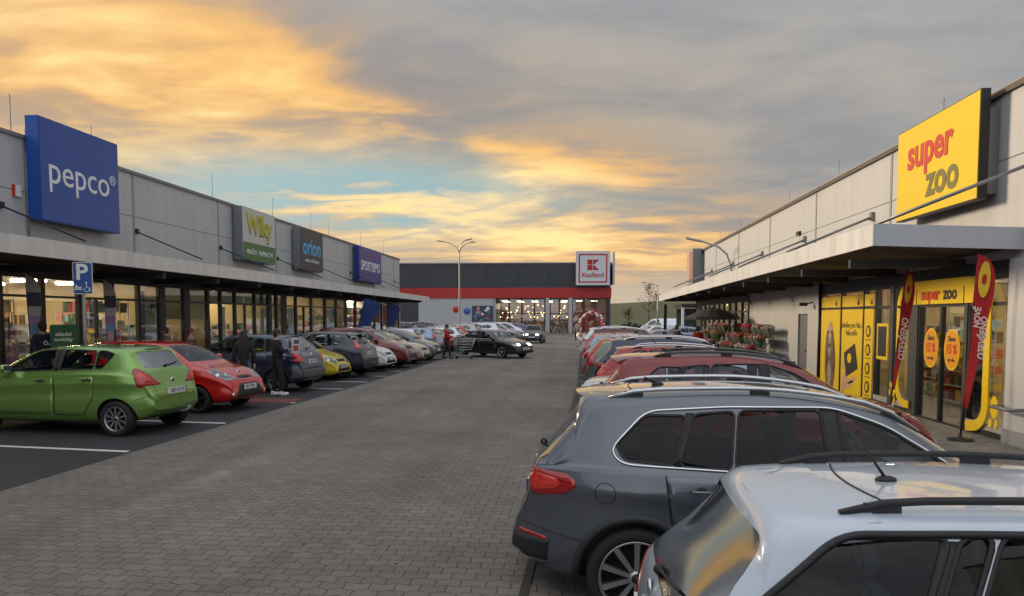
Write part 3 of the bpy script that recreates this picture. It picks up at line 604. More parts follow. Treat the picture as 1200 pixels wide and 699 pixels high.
        if lamps_on:
            q = [(s * 24 - 9, .66 * sz), (s * 24 + 9, .66 * sz), (s * 24 + 9, .76 * sz), (s * 24 - 9, .76 * sz)]
            patch(bvh, rnd_deg(q), 'rad', LIT, .012, .03, 0, C=(S.L - .75 * sx, .15 * s)).build('lit_bulb', hl)
    # front
    patch(bvh, rnd(fy(t['grille']), .03), 'front', BLACK, .004, .06, .01).build('grille', root)
    patch(bvh, rnd(fy(t['intake']), .04), 'front', BLACK, .004, .08, .01).build('air_intake', root)
    # plates
    for md, z, x in (('rear', t['plate_r'][0] * sz, -1), ('front', t['plate_f'] * sz, 1)):
        h = bvh.ray_cast(Vector((3 * x + (6 if x > 0 else 0), 0, z)), Vector((-x, 0, 0)))[0]
        if h:
            mb = MB(); mb.box((h.x + x * .004, -.26, z - .055), (h.x + x * .022, .26, z + .055), PLATE); mb.box((h.x + x * .005, -.262, z - .055), (h.x + x * .0235, -.235, z + .055), mat('plate_blue', (.02, .05, .3)))
            pl = mb.build('licence_plate', root)
            if lod < 2: text_mesh('plate_number', random.choice(['3BX 4084', '2BD 7519', '6B1 2093', '1BN 8834']), .095, BLACK, pl, (h.x + x * .024, 0, z), (0, -x * -1.0, 0) if x > 0 else (0, -1, 0), (0, 0, 1), ext=.001)
    # mirrors
    mz = t['side'][-1][1][1] * sz + .06; mx = (t['side'][-1][1][0] - .12) * sx
    for s in (-1, 1):
        h = bvh.ray_cast(Vector((mx, 3 * s, mz - .03)), Vector((0, -s, 0)))[0]
        if h:
            mb = MB(); mb.ball((mx, h.y + s * .12, mz), .11, color, 12, 8, (.62, 1.0, .72)); mb.tube([(mx, h.y - s * .01, mz - .05), (mx, h.y + s * .08, mz - .04)], .022, BLACK, 6)
            mb.obox((mx - .062, h.y + s * .12, mz), (.006, 0, 0), (0, .085, 0), (0, 0, .058), CHROME); mb.build('wing_mirror', root)
    # shut lines of bonnet, bumpers and tailgate, badge
    if lod < 2:
        xc = t['side'][-1][1][0] * sx + .22; L_ = S.L; zb_ = t['plate_r'][0] * sz - .09; zr_ = t['rw'][0][1] * sz; wr_ = t['rw'][1][0] * sy
        for s in (-1, 1): band(bvh, [(xc + (L_ - .42 - xc) * k / 10, s * (.66 - .10 * (k / 10) ** 2) * sy) for k in range(11)], .008, 'top', BLACK, .0005, closed=False).build('bonnet_gap', root)
        if T not in ('van',):
            for s in (-1, 1): band(bvh, dense([(s * (wr_ + .03), zr_ - .01), (s * (wr_ + .02), (zr_ + zb_) / 2), (s * wr_ * .93, zb_)], .05, False), .008, 'rear', BLACK, .0005, closed=False).build('tailgate_gap', root)
            band(bvh, dense([(-wr_ * .93, zb_), (wr_ * .93, zb_)], .08, False), .010, 'rear', BLACK, .0005, closed=False).build('tailgate_gap', root)
        for md in ('side-', 'side+'):
            band(bvh, dense([(.06, .68 * sz), (max(.12, axr_ - ar_ * .92), .60 * sz)], .06, False), .008, md, BLACK, .0005, closed=False).build('bumper_gap', root)
            band(bvh, dense([(axf_ + ar_ * .92, .60 * sz), (L_ - .25, .66 * sz)], .06, False), .008, md, BLACK, .0005, closed=False).build('bumper_gap', root)
        for md, zz, d_ in (('rear', (t['plate_r'][0] + .17) * sz, -1), ('front', (t['grille'][2][1] + .06) * sz, 1)):
            h = bvh.ray_cast(Vector((d_ * 3 + (6 if d_ > 0 else 0), 0, zz)), Vector((-d_, 0, 0)))[0]
            if h: mb = MB(); mb.lathe([(.052, 0), (.050, d_ * .012), (.036, d_ * .014), (.001, d_ * .012)], CHROME, 'x', (h.x, 0, zz), 18); mb.build('badge', root)
    # wheels
    for ax in (axr, axf):
        for s in (-1, 1): make_wheel(root, ax, s * (S.W / 2 - .115), Rw, s, spokes, rimm or RIM, lod)
    if cladding:
        for md in ('side-', 'side+'):
            patch(bvh, f(t['clad']), md, BLACK, .006, .08, .01).build('sill_trim', root)
            for ax in (axr, axf):
                s = -1 if md == 'side-' else 1; mb = MB(); pts = []
                for k in range(25):
                    a = math.pi * (k / 24) * 1.10 - .05 * math.pi; xx, zz = ax + (ar + .025) * math.cos(a), Rw + (ar + .025) * math.sin(a)
                    h = bvh.ray_cast(Vector((xx, 3 * s, zz)), Vector((0, -s, 0)))[0]
                    if h: pts.append((xx, h.y - s * .012, zz))
                if len(pts) > 5: mb.tube(pts, .034, mat('grey_cladding', (.035, .037, .042), .6), 8); mb.build('wheel_arch_trim', root)
    # spoiler, wiper
    if spoiler and T not in ('sedan', 'van'):
        xs_ = t.get('spx', (.40, .66)); y1 = .60 * sy; mb = MB(); rows = []; K = 14
        for y in [y1 * (i / K * 2 - 1) for i in range(K + 1)]:
            q_ = (abs(y) / y1); xr = xs_[0] * sx + t.get('spc', .13) * q_ ** 2.2; x1 = xs_[1] * sx + .05 * q_ ** 2; h = bvh.ray_cast(Vector((x1, y, 4)), Vector((0, 0, -1)))[0]
            zt_ = (h.z if h else S.H - .05); dz = .030 + .03 * q_ ** 2; th = .028
            rows.append([(x1, y, zt_ + .006), (x1 * .66 + xr * .34, y, zt_ - .002), (x1 * .3 + xr * .7, y, zt_ - dz * .4), (xr, y, zt_ - dz), (xr + .004, y, zt_ - dz - th * .7), (xr + .03, y, zt_ - dz - th), (x1 - .02, y, zt_ - .07)])
        n7 = 7; vs = [p for r in rows for p in r]; fs = []
        for i in range(K):
            for j in range(n7): fs.append((i * n7 + j, i * n7 + (j + 1) % n7, (i + 1) * n7 + (j + 1) % n7, (i + 1) * n7 + j))
        fs += [tuple(range(n7))[::-1], tuple(range(K * n7, K * n7 + n7))]
        mb.add(vs, fs, color, True); so = mb.build('rear_spoiler', root)
        for e_ in []: pass
        bm = bmesh.new(); bm.from_mesh(so.data)
        for e in bm.edges:
            if len(e.link_faces) == 2: e.smooth = e.calc_face_angle(0) < R(40)
        bm.to_mesh(so.data); bm.free()
    if lod < 2 and rear_wiper and T not in ('sedan', 'van'):
        z0 = t['rw'][0][1] * sz + .03; pts = []
        for k in range(6):
            y = .02 - .42 * k / 5; z = z0 + .05 * k / 5; h = bvh.ray_cast(Vector((-3, y, z)), Vector((1, 0, 0)))[0]
            if h: pts.append((h.x - .018, y, z))
        mb = MB(); mb.tube(pts, [.014] + [.008] * (len(pts) - 1), BLACK, 6); mb.ball(pts[0], .03, BLACK, 8, 6); mb.build('wiper', rwo)
    if rails:
        mr, x0, x1 = rails
        for s in (-1, 1):
            pts = []; y = s * t.get('raily', .58) * sy
            for k in range(13):
                x = (x0 + (x1 - x0) * k / 12) * sx; h = bvh.ray_cast(Vector((x, y, 4)), Vector((0, 0, -1)))[0]
                lift = .045 * min(1, math.sin(math.pi * k / 12) * 3.2); pts.append((x, y, (h.z if h else S.H - .05) + lift))
            mb = MB(); mb.tube(pts, .017, mr, 8)
            for k in (1, 6, 11):
                p = pts[k]; mb.box((p[0] - .07, p[1] - .012, p[2] - .075), (p[0] + .07, p[1] + .012, p[2]), BLACK)
            mb.build('roof_rail', root)
    if antenna:
        x = 1.14 * sx; h = bvh.ray_cast(Vector((x, 0, 4)), Vector((0, 0, -1)))[0]
        mb = MB(); mb.ball((x, 0, h.z + .005), .03, BLACK, 8, 6, (1.7, 1, .7)); mb.tube([(x, 0, h.z + .01), (x - .11, 0, h.z + (.17 if t.get('rod', 1) else .06))], [.008, .004] if t.get('rod', 1) else [.02, .008], BLACK, 6); mb.build('antenna', root)
    if lod < 2:
        cxm = t['side'][-1][0][0] * sx
        for s in (-1, 1): make_seat(root, cxm + .10, .36 * s, .56 * sz)
        make_seat(root, cxm - .78 * sx, 0, .56 * sz, True)
        mb = MB(); xd = (t['side'][-1][1][0]) * sx; mb.box((xd - .28, -.62, .72), (xd + .05, .62, t['side'][-1][1][1] * sz - .03), INNER); mb.build('dashboard', root, bevel=.03)
        mb = MB(); cx0, cz0 = xd - .42, t['side'][-1][1][1] * sz + .0; pts = [(cx0 - .06 * math.sin(a), .36 + .18 * math.cos(a), cz0 + .17 * math.sin(a)) for a in [2 * math.pi * k / 20 for k in range(20)]]
        mb.tube(pts, .014, BLACK, 6, True); mb.tube([(cx0, .19, cz0), (cx0, .53, cz0)], .014, BLACK, 6); mb.tube([(cx0, .36, cz0), (xd - .2, .36, cz0 - .1)], .03, BLACK, 6); mb.build('steering_wheel', root)
    root['_bvh'] = 0; del root['_bvh']
    return root, S, bvh
def rnd_deg(A):     # round a polygon whose first coordinate is in degrees
    q = rnd([(a * .012, b) for a, b in A], .04); return [(a / .012, b) for a, b in q]
def place_rear(root, S, x, y, head, ):      # put the middle of the rear bumper at (x,y), nose pointing along head (deg)
    root.location = (x, y, 0); root.rotation_euler.z = R(head)
def place_nose(root, S, x, y, head):
    root.location = (x - S.L * math.cos(R(head)), y - S.L * math.sin(R(head)), 0); root.rotation_euler.z = R(head)
# ------------------------------------------------------------ ground
def paver_mat(name, c1, c2, mortar, bscale=1.0, rough=.75):
    m = bpy.data.materials.new(name); m.use_nodes = True; nt = m.node_tree; N = nt.nodes; L = nt.links; b = N['Principled BSDF']
    tc = N.new('ShaderNodeTexCoord'); sp = N.new('ShaderNodeSeparateXYZ'); L.new(tc.outputs['Object'], sp.inputs[0])
    def mt(op, a, bb=None):
        n = N.new('ShaderNodeMath'); n.operation = op
        for i, v in enumerate((a, bb)):
            if v is None: continue
            if isinstance(v, (int, float)): n.inputs[i].default_value = v
            else: L.new(v, n.inputs[i])
        return n.outputs[0]
    w = .20; h = .172        # size of one interlocking block
    zig = mt('MULTIPLY', mt('PINGPONG', mt('ADD', sp.outputs[0], 40), w / 2), .34)
    yy = mt('ADD', sp.outputs[1], zig)
    cb = N.new('ShaderNodeCombineXYZ'); L.new(sp.outputs[0], cb.inputs[0]); L.new(yy, cb.inputs[1])
    br = N.new('ShaderNodeTexBrick'); L.new(cb.outputs[0], br.inputs['Vector']); br.inputs['Scale'].default_value = 1
    br.inputs['Brick Width'].default_value = w; br.inputs['Row Height'].default_value = h * .82; br.inputs['Mortar Size'].default_value = .0050; br.inputs['Mortar Smooth'].default_value = .25
    br.inputs['Color1'].default_value = (*c1, 1); br.inputs['Color2'].default_value = (*c2, 1); br.inputs['Mortar'].default_value = (*mortar, 1); br.offset = .5
    n1 = N.new('ShaderNodeTexNoise'); n1.inputs['Scale'].default_value = .35; n1.inputs['Detail'].default_value = 6; n1.inputs['Roughness'].default_value = .6; L.new(tc.outputs['Object'], n1.inputs['Vector'])
    n2 = N.new('ShaderNodeTexNoise'); n2.inputs['Scale'].default_value = 45; n2.inputs['Detail'].default_value = 4; L.new(tc.outputs['Object'], n2.inputs['Vector'])
    mr = N.new('ShaderNodeMapRange'); L.new(n1.outputs[0], mr.inputs[0]); mr.inputs[1].default_value = .3; mr.inputs[2].default_value = .7; mr.inputs[3].default_value = .74; mr.inputs[4].default_value = 1.22
    mr2 = N.new('ShaderNodeMapRange'); L.new(n2.outputs[0], mr2.inputs[0]); mr2.inputs[1].default_value = .3; mr2.inputs[2].default_value = .7; mr2.inputs[3].default_value = .82; mr2.inputs[4].default_value = 1.16
    # a few blocks with pale efflorescence
    v = N.new('ShaderNodeTexNoise'); v.inputs['Scale'].default_value = .9; v.inputs['Detail'].default_value = 3; L.new(tc.outputs['Object'], v.inputs['Vector'])
    ef = N.new('ShaderNodeMapRange'); L.new(v.outputs[0], ef.inputs[0]); ef.inputs[1].default_value = .66; ef.inputs[2].default_value = .76; ef.inputs[3].default_value = 0; ef.inputs[4].default_value = .45
    sc_ = N.new('ShaderNodeVectorMath'); sc_.operation = 'SCALE'; L.new(br.outputs['Color'], sc_.inputs[0]); mpt = N.new('ShaderNodeMapping'); L.new(tc.outputs['Object'], mpt.inputs[0]); mpt.inputs['Scale'].default_value = (1.3, .06, 1); nt_ = N.new('ShaderNodeTexNoise'); nt_.inputs['Scale'].default_value = 1; nt_.inputs['Detail'].default_value = 5; L.new(mpt.outputs[0], nt_.inputs['Vector'])
    mrt = N.new('ShaderNodeMapRange'); L.new(nt_.outputs[0], mrt.inputs[0]); mrt.inputs[1].default_value = .35; mrt.inputs[2].default_value = .65; mrt.inputs[3].default_value = .86; mrt.inputs[4].default_value = 1.08
    st = N.new('ShaderNodeTexNoise'); st.inputs['Scale'].default_value = 1.9; st.inputs['Detail'].default_value = 4; L.new(tc.outputs['Object'], st.inputs['Vector']); mrs = N.new('ShaderNodeMapRange'); L.new(st.outputs[0], mrs.inputs[0]); mrs.inputs[1].default_value = .66; mrs.inputs[2].default_value = .74; mrs.inputs[3].default_value = 1; mrs.inputs[4].default_value = .72
    L.new(mt('MULTIPLY', mt('MULTIPLY', mt('MULTIPLY', mr.outputs[0], mr2.outputs[0]), mt('MULTIPLY', mrt.outputs[0], mrs.outputs[0])), mt('ADD', ef.outputs[0], 1.0)), sc_.inputs['Scale'])
    L.new(sc_.outputs[0], b.inputs['Base Color'])
    bp = N.new('ShaderNodeBump'); bp.inputs['Strength'].default_value = .7; bp.inputs['Distance'].default_value = .006
    hh = mt('ADD', mt('SUBTRACT', 1.0, br.outputs['Fac']), mt('MULTIPLY', n2.outputs[0], .35)); L.new(hh, bp.inputs['Height']); L.new(bp.outputs[0], b.inputs['Normal'])
    b.inputs['Roughness'].default_value = rough; b.inputs['Specular IOR Level'].default_value = .35
    return m
PAVE = paver_mat('concrete_pavers', (.160, .144, .127), (.200, .181, .161), (.058, .053, .048))
PAVED = paver_mat('dark_concrete_pavers', (.040, .042, .046), (.058, .060, .064), (.014, .014, .014))
PAVEW = paver_mat('pale_concrete_pavers', (.20, .19, .18), (.27, .26, .24), (.07, .07, .07))
ASPH = mat('asphalt', (.032, .035, .040), .85, bump=.8, bscale=90, var=.45, scale=1.2)
LINE = mat('line_paint', (.62, .63, .62), .7, var=.15, scale=9)
KERB = mat('kerb_stone', (.26, .25, .24), .8, bump=.2)
GRASS = mat('grass_field', (.060, .070, .022), .95, var=.6, scale=.12, bump=1.0, bscale=.8)
EARTH = mat('far_ground', (.07, .075, .05), .95, var=.4, scale=.05)
def sheet(name, pts, z, m):
    mb = MB(); mb.add([(x, y, z) for x, y in pts], [tuple(range(len(pts)))], m); return tag(mb.build(name), kind='structure')
sheet('terrain', [(-1500, -200), (1500, -200), (1500, 2500), (-1500, 2500)], -.20, EARTH)
sheet('car_park', [(-60, -30), (60, -30), (60, 130), (-60, 130)], -.16, mat('car_park_asphalt', (.055, .058, .062), .9, bump=.4, bscale=80, var=.3, scale=.8))
sheet('road', [(-6.93, -20), (-.42, -20), (-.42, 5), (.05, 24), (.3, 60), (.3, 90), (6, 90), (6, 97.6), (-24, 97.6), (-24, 60), (-6.65, 60), (-6.65, 24), (-6.93, 9)], 0.0, PAVE)
lx = lambda y: -6.93 + (y - 9) * .0187 if y < 24 else -6.65
sheet('car_park', [(-60, 60.02), (-24.01, 60.02), (-24.01, 112), (-60, 112)], 0, mat('car_park_asphalt', (.055, .058, .062)))
sheet('car_park', [(.32, 60.02), (40, 60.02), (40, 112), (6.02, 112), (6.02, 89.9), (.32, 89.9)], 0, MATS['car_park_asphalt'])
sheet('car_park', [(5.2, 48.02), (40, 48.02), (40, 60), (5.2, 60)], 0, MATS['car_park_asphalt'])
sheet('parking_bays', [(-12, -20), (-6.92, -20), (-6.92, 9), (-6.64, 24), (-6.64, 60), (-12, 60)], 0.004, ASPH)
mb = MB(); gx = [-.39, -.1, .25, .7, 2, 5.2]; gz = [0, -.05, -.11, -.13, -.13, -.13]; gy = [-20, 5, 7.9, 8.5, 9.0, 9.6]; gk = [1, 1, 1, .6, .2, 0]
vs = [(x + (.09 if (x < 0 and j == 5 and i == 0) else 0), y, z * k_) for j, (y, k_) in enumerate(zip(gy, gk)) for i, (x, z) in enumerate(zip(gx, gz))]
mb.add(vs, [(j * 6 + i, j * 6 + i + 1, (j + 1) * 6 + i + 1, (j + 1) * 6 + i) for j in range(5) for i in range(5)], PAVE); tag(mb.build('paved_bays'), kind='structure')
sheet('dark_paved_bays', [(-.30, 9.6), (5.2, 9.6), (5.2, 60), (.33, 60), (.08, 24)], 0.0, PAVED)
mb = MB(); ed = [(-.42, -20), (-.42, 5), (-.30, 9.9), (.05, 24), (.3, 60)]
for a, b in zip(ed, ed[1:]): mb.add([(a[0] - .02, a[1], .006), (a[0] + .05, a[1], .006), (b[0] + .05, b[1], .006), (b[0] - .02, b[1], .006), (a[0] - .02, a[1], -.06), (a[0] + .05, a[1], -.06), (b[0] + .05, b[1], -.06), (b[0] - .02, b[1], -.06)], [(0, 1, 2, 3), (4, 7, 6, 5), (0, 3, 7, 4), (1, 5, 6, 2)], mat('drain_grate', (.045, .043, .04), .7))
tag(mb.build('drain_channel'), kind='structure')
SK = math.tan(R(-7))
LY = [4.6, 7.8, 10.9, 14.0, 17.5, 21.0, 23.35, 25.7, 28.1, 30.5, 32.9, 35.3, 37.7, 40.1, 42.5, 44.9, 47.3, 49.7]
mb = MB()
for y in LY:
    x1 = lx(y) - .06; a = (x1, y); b = (x1 - 4.7, y - SK * 4.7)
    mb.add([(a[0], a[1] - .06, .009), (a[0], a[1] + .06, .009), (b[0], b[1] + .06, .009), (b[0], b[1] - .06, .009)], [(0, 1, 2, 3)], LINE)
for k in range(14):
    y = 11.9 + 2.5 * k; x1 = 0.05 + .015 * k; mb.add([(x1, y - .05, .004), (x1, y + .05, .004), (x1 + 4.6, y + .05 + SK * 4.6, .004), (x1 + 4.6, y - .05 + SK * 4.6, .004)], [(0, 1, 2, 3)], LINE)
tag(mb.build('parking_lines'), kind='structure')
mb = MB(); mb.add([(-8.4, 17.6, .010), (-6.95, 17.45, .010), (-6.95, 18.4, .010), (-8.4, 18.55, .010)], [(0, 1, 2, 3)], mat('red_paint', (.16, .05, .04), .85, var=.4, scale=3)); tag(mb.build('red_marking'), kind='structure')
mb = MB(); mb.box((-12.12, -20, -.02), (-12.0, 60, .12), KERB); tag(mb.build('kerb'), kind='structure')
mb = MB(); mb.box((-13.5, -20, -.02), (-12.12, 60, .117), PAVEW); tag(mb.build('pavement'), kind='structure')
mb = MB(); mb.box((5.2, -20, -.16), (7.2, 48, .008), PAVEW); mb.box((5.2, -20, -.02), (5.3, 48, .03), KERB); tag(mb.build('pavement'), kind='structure')
# hill behind the supermarket
mb = MB(); vs = []; fs = []; nx = 60
for j, (y, zf) in enumerate([(150, 0), (190, .25), (240, .62), (300, .9), (360, 1.0), (420, .9)]):
    for i in range(nx + 1):
        x = -260 + 620 * i / nx; h = 10.5 * math.exp(-((x - 150) / 170) ** 2) + 4.0 + .5 * math.sin(x * .05) + .2 * math.sin(x * .31)
        vs.append((x, y, -.05 + h * zf * .85))
for j in range(5):
    for i in range(nx): fs.append((j * (nx + 1) + i, j * (nx + 1) + i + 1, (j + 1) * (nx + 1) + i + 1, (j + 1) * (nx + 1) + i))
mb.add(vs, fs, GRASS, True); tag(mb.build('hill'), kind='structure')

# ------------------------------------------------------------ building materials
WALLL = mat('wall_panel_grey', (.52, .53, .54), .5, .05, var=.05, scale=.7, streak=.12); WALLR = mat('wall_panel_pale', (.56, .56, .56), .5, .05, var=.05, scale=.7, streak=.10)
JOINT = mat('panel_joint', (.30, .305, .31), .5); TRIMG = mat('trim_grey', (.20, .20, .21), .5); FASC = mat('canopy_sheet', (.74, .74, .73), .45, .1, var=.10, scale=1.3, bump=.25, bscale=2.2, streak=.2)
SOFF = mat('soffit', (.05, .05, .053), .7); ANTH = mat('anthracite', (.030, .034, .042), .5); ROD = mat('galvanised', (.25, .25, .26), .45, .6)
FR = mat('window_frame', (.018, .02, .022), .45); SGLASS = glassmat('shop_glass', (.80, .82, .80), .17, ior=1.45)
FLOORI = mat('shop_floor', (.35, .33, .30), .4); WALLI = mat('shop_wall', (.42, .34, .20), .8); CEILI = mat('shop_ceiling', (.35, .33, .28), .8)
LGT = emat('shop_lamp', (1.0, .80, .50), 44.0)
GOODS = [mat('goods_%s' % n, c, .7, var=.25, scale=12) for n, c in (('cream', (.6, .55, .42)), ('red', (.45, .05, .05)), ('blue', (.08, .14, .30)), ('yellow', (.65, .45, .06)), ('white', (.7, .7, .7)), ('brown', (.18, .09, .04)), ('dark', (.04, .04, .05)), ('pink', (.55, .2, .25)), ('green', (.08, .2, .07)), ('sky', (.2, .38, .5)))]

def rack(root, x, y, z, w, d, h, along='y', pal=None, rows=4):      # one display rack: frame + goods
    r = empty('display_rack', (x, y, z)); mb = MB(); fm = mat('rack_frame', (.45, .42, .38), .6)
    W_, D_ = (d, w) if along == 'y' else (w, d)
    for sx in (-1, 1):
        for sy in (-1, 1): mb.box((sx * W_ / 2 - .02 * sx, sy * D_ / 2 - .02 * sy, 0), (sx * W_ / 2, sy * D_ / 2, h), fm)
    for k in range(rows): zz = .12 + (h - .12) * k / rows; mb.box((-W_ / 2 + .021, -D_ / 2 + .021, zz), (W_ / 2 - .021, D_ / 2 - .021, zz + .025), fm)
    mb.build('frame', r); mb = MB()
    for k in range(rows):
        zz = .146 + (h - .12) * k / rows; hh = (h - .12) / rows - .06; t = -w / 2 + .04
        while t < w / 2 - .12:
            b = random.uniform(.08, .24); q = random.uniform(.45, .98) * hh; g = random.choice(pal or GOODS)
            if along == 'y': mb.box((-d / 2 + .04, t, zz), (d / 2 - .04, min(t + b, w / 2 - .03), zz + q), g)
            else: mb.box((t, -d / 2 + .04, zz), (min(t + b, w / 2 - .03), d / 2 - .04, zz + q), g)
            t += b + .012
    o = mb.build('goods', r); tag(o, kind='stuff'); return r
def shop_window(B, side, wx, y0, y1, z0, zt, z1, mids=(), door=False, trans=True, dark=False):
    """one glazed bay of a shop front in the plane x = wx (side = +1: shop lies towards +x)"""
    mb = MB(); t = .05; xo, xi = wx - side * .03, wx + side * .07
    mb.box((xo, y0, z0), (xi, y0 + t, z1), FR); mb.box((xo, y1 - t, z0), (xi, y1, z1), FR)
    mb.box((xo, y0 + t, z1 - t), (xi, y1 - t, z1), FR); mb.box((xo, y0 + t, z0), (xi, y1 - t, z0 + (.10 if not door else .03)), FR)
    if trans: mb.box((xo, y0 + t, zt - .03), (xi, y1 - t, zt + .03), FR)
    w = empty('window' if not door else 'door', (0, 0, 0)); w.parent = B; mb.build('frame', w)
    if door:
        mb = MB(); ym = (y0 + y1) / 2; mb.box((xo + side * .01, ym - .04, z0 + .03), (xi - side * .01, ym + .04, zt - .03), FR); mb.box((xo - side * .05, ym - .10, .9), (xo - side * .02, ym - .07, 1.5), CHROME); mb.build('door_stile', w)
    mb = MB(); xg = wx + side * .02
    mb.add([(xg, y0 + t, z0 + .03), (xg, y1 - t, z0 + .03), (xg, y1 - t, z1 - t), (xg, y0 + t, z1 - t)], [(0, 1, 2, 3)], SGLASS); mb.build('pane', w)
    return w

# ------------------------------------------------------------ left retail building
def left_building():
    B = empty('retail_building', (-13.5, 30, 0), label='long low grey-panelled shop building with flat canopy along the left side', cat='building')
    def P(mb, n): 
        o = mb.build(n); o.parent = B; o.location = (13.5, -30, 0); return o
    X = -13.5; Y0, Y1 = -16, 56.0; ZR = 6.5
    js = [Y0] + [21.8 + 5.4 * k for k in range(-6, 7)] + [Y1]; js = [j for j in js if j <= Y1 - .1] + [Y1]; js = sorted(set([round(j, 3) for j in js if j >= Y0]))
    mb = MB(); mb.box((X - 22, Y0 + .01, 3.3), (X - .08, Y1 - .01, ZR - .05), WALLL)
    for a, b in zip(js, js[1:]):
        for z0, z1 in ((3.32, 5.15), (5.166, ZR - .06)): mb.box((X - .08, a + .008, z0), (X, b - .008, z1), WALLL)
    P(mb, 'wall'); mb = MB()
    for j in js[1:-1]: mb = MB(); mb.box((X - .02, j - .05, 3.6), (X + .014, j + .05, ZR - .06), JOINT); P(mb, 'joint_cover')
    mb = MB(); mb.box((X - 22.1, Y0 - .03, ZR - .06), (X + .06, Y1 + .05, ZR + .03), TRIMG); P(mb, 'roof_trim')
    mb = MB(); mb.box((X - 22, Y1 - .3, 0), (X + .03, Y1 + .02, 3.3), WALLL); P(mb, 'end_wall'); mb = MB(); mb.box((X - 22, Y0, 0), (X, Y0 + .3, 3.3), WALLL); P(mb, 'end_wall')
    # canopy: edge sheet + dark soffit + ribs
    mb = MB(); cx = -11.3
    mb.add([(cx, Y0, 3.45), (cx, Y1 + .5, 3.28), (cx, Y1 + .5, 3.64), (cx, Y0, 3.85), (cx - .03, Y0, 3.45), (cx - .03, Y1 + .5, 3.28), (cx - .03, Y1 + .5, 3.64), (cx - .03, Y0, 3.85)], [(0, 1, 2, 3), (4, 7, 6, 5), (3, 2, 6, 7), (0, 4, 5, 1), (1, 5, 6, 2), (0, 3, 7, 4)], FASC)
    P(mb, 'canopy_edge'); mb = MB()
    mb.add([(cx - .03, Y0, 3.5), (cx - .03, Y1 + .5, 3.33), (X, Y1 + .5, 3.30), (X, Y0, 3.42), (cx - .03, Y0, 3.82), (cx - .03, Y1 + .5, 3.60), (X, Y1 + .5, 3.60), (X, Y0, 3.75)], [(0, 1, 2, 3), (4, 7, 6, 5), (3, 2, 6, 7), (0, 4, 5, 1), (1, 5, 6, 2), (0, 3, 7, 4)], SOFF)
    for k in range(14): y = 13.6 + 3.1 * k; mb.box((X + .02, y - .06, 3.16), (cx - .1, y + .06, 3.34), SOFF)
    P(mb, 'canopy')
    for j in [16.4 + 5.4 * k for k in range(8)]:
        mb = MB(); mb.tube([(X, j + .1, 4.72), (cx - .1, j + .1, 3.86)], .022, DARK, 6); mb.box((X, j + .04, 4.66), (X + .08, j + .16, 4.80), DARK); P(mb, 'tie_rod')
    for y in (17.0, 20.2, 27.6, 33.5, 38.6, 41.5, 48, 54): mb = MB(); mb.tube([(X - 1.0, y + 1.2, ZR), (X - 1.0, y + 1.2, ZR + 1.3)], .012, ROD, 5); P(mb, 'lightning_rod')
    mb = MB(); mb.box((X - .005, 17.02 - .10, 5.0), (X + .07, 17.02 + .10, 5.28), WHITEP); mb.box((X + .0, 16.90, 5.0), (X + .072, 16.92, 5.28), mat('alarm_red', (.5, .03, .02))); P(mb, 'alarm_box')
    mb = MB(); mb.tube([(X + .05, 17.35, 3.9), (X + .05, 17.35, 6.1)], .03, JOINT, 6); P(mb, 'downpipe')
    # shop fronts
    mb = MB(); mb.box((X - .10, Y0, 3.12), (X + .01, Y1, 3.32), ANTH); P(mb, 'lintel')
    cuts = [(-16, 9.5), (9.5, 13.6), (13.6, 16.35), (16.4, 17.75), (17.8, 19.15), ('door', 19.2, 20.6), (20.65, 21.9), (21.95, 23.05), (23.35, 24.55), (24.9, 26.2), (26.3, 27.2), (27.25, 28.4), ('door', 28.45, 30.2), (30.25, 31.6), (31.9, 33.2), (33.6, 34.8), ('door', 34.9, 36.9), (36.95, 38.9), (39.1, 40.8), (40.9, 42.6), (42.7, 44.4), ('door', 44.6, 47.0), (47.1, 48.8), (48.9, 50.6), (50.7, 52.4), (52.5, 54.1), (54.2, 55.7)]
    edges = []
    for c in cuts:
        d = c[0] == 'door'; a, b = (c[1], c[2]) if d else c
        w = shop_window(B, -1, X, a, b, .12, 2.62, 3.12, door=d); w.location = (13.5, -30, 0); edges.append((a, b))
    mb = MB(); e = sorted(edges)
    for (a, b), (c, d) in zip(e, e[1:]):
        if c - b > .06: mb = MB(); mb.box((X - .09, b + .002, .1), (X + .04, c - .002, 3.12), FR); P(mb, 'pillar')
    mb = MB(); mb.box((X + .25, 31.66, .1), (X + .37, 31.80, 3.25), FR); P(mb, 'pillar')
    # interiors
    mb = MB(); mb.box((X - 9, Y0 + .3, .0), (X - .1, Y1 - .3, .115), FLOORI); mb.box((X - 9.1, Y0 + .3, .1), (X - 9, Y1 - .3, 3.3), WALLI)
    for y in (26.25, 33.4, 42.65): mb.box((X - 9, y - .05, .12), (X - .12, y + .05, 3.3), WALLI)
    P(mb, 'shop_interior'); mb = MB()
    for k in range(22):
        y = 12 + 2.05 * k
        for x in (X - 3.9, X - 7.0): mb.box((x - .55, y, 3.22), (x + .55, y + .16, 3.27), LGT)
    P(mb, 'ceiling_lamp')
    # blinds / posters fixed inside the glass
    def poster(y0, y1, z0, z1, c, n='window_poster'):
        mb = MB(); mb.box((X - .05, y0, z0), (X - .06, y1, z1), c); return P(mb, n)
    p = poster(22.0, 23.0, .4, 2.75, mat('poster_pale_green', (.50, .56, .42), .6))
    for a, b, c_ in ((22.02, 22.34, mat('poster_purple', (.26, .14, .36))),):
        mb = MB(); mb.box((X - .045, a, .9), (X - .055, b, 2.9), c_); mb.build('stripe', p)
    mb = MB(); mb.ball((X - .03, 22.75, 2.30), .13, mat('skin_print', (.55, .36, .26)), 10, 8, (.1, .8, 1.2)); mb.ball((X - .035, 22.75, 2.42), .15, mat('hair_print', (.05, .03, .02)), 10, 8, (.1, .85, .8)); mb.build('printed_face', p)
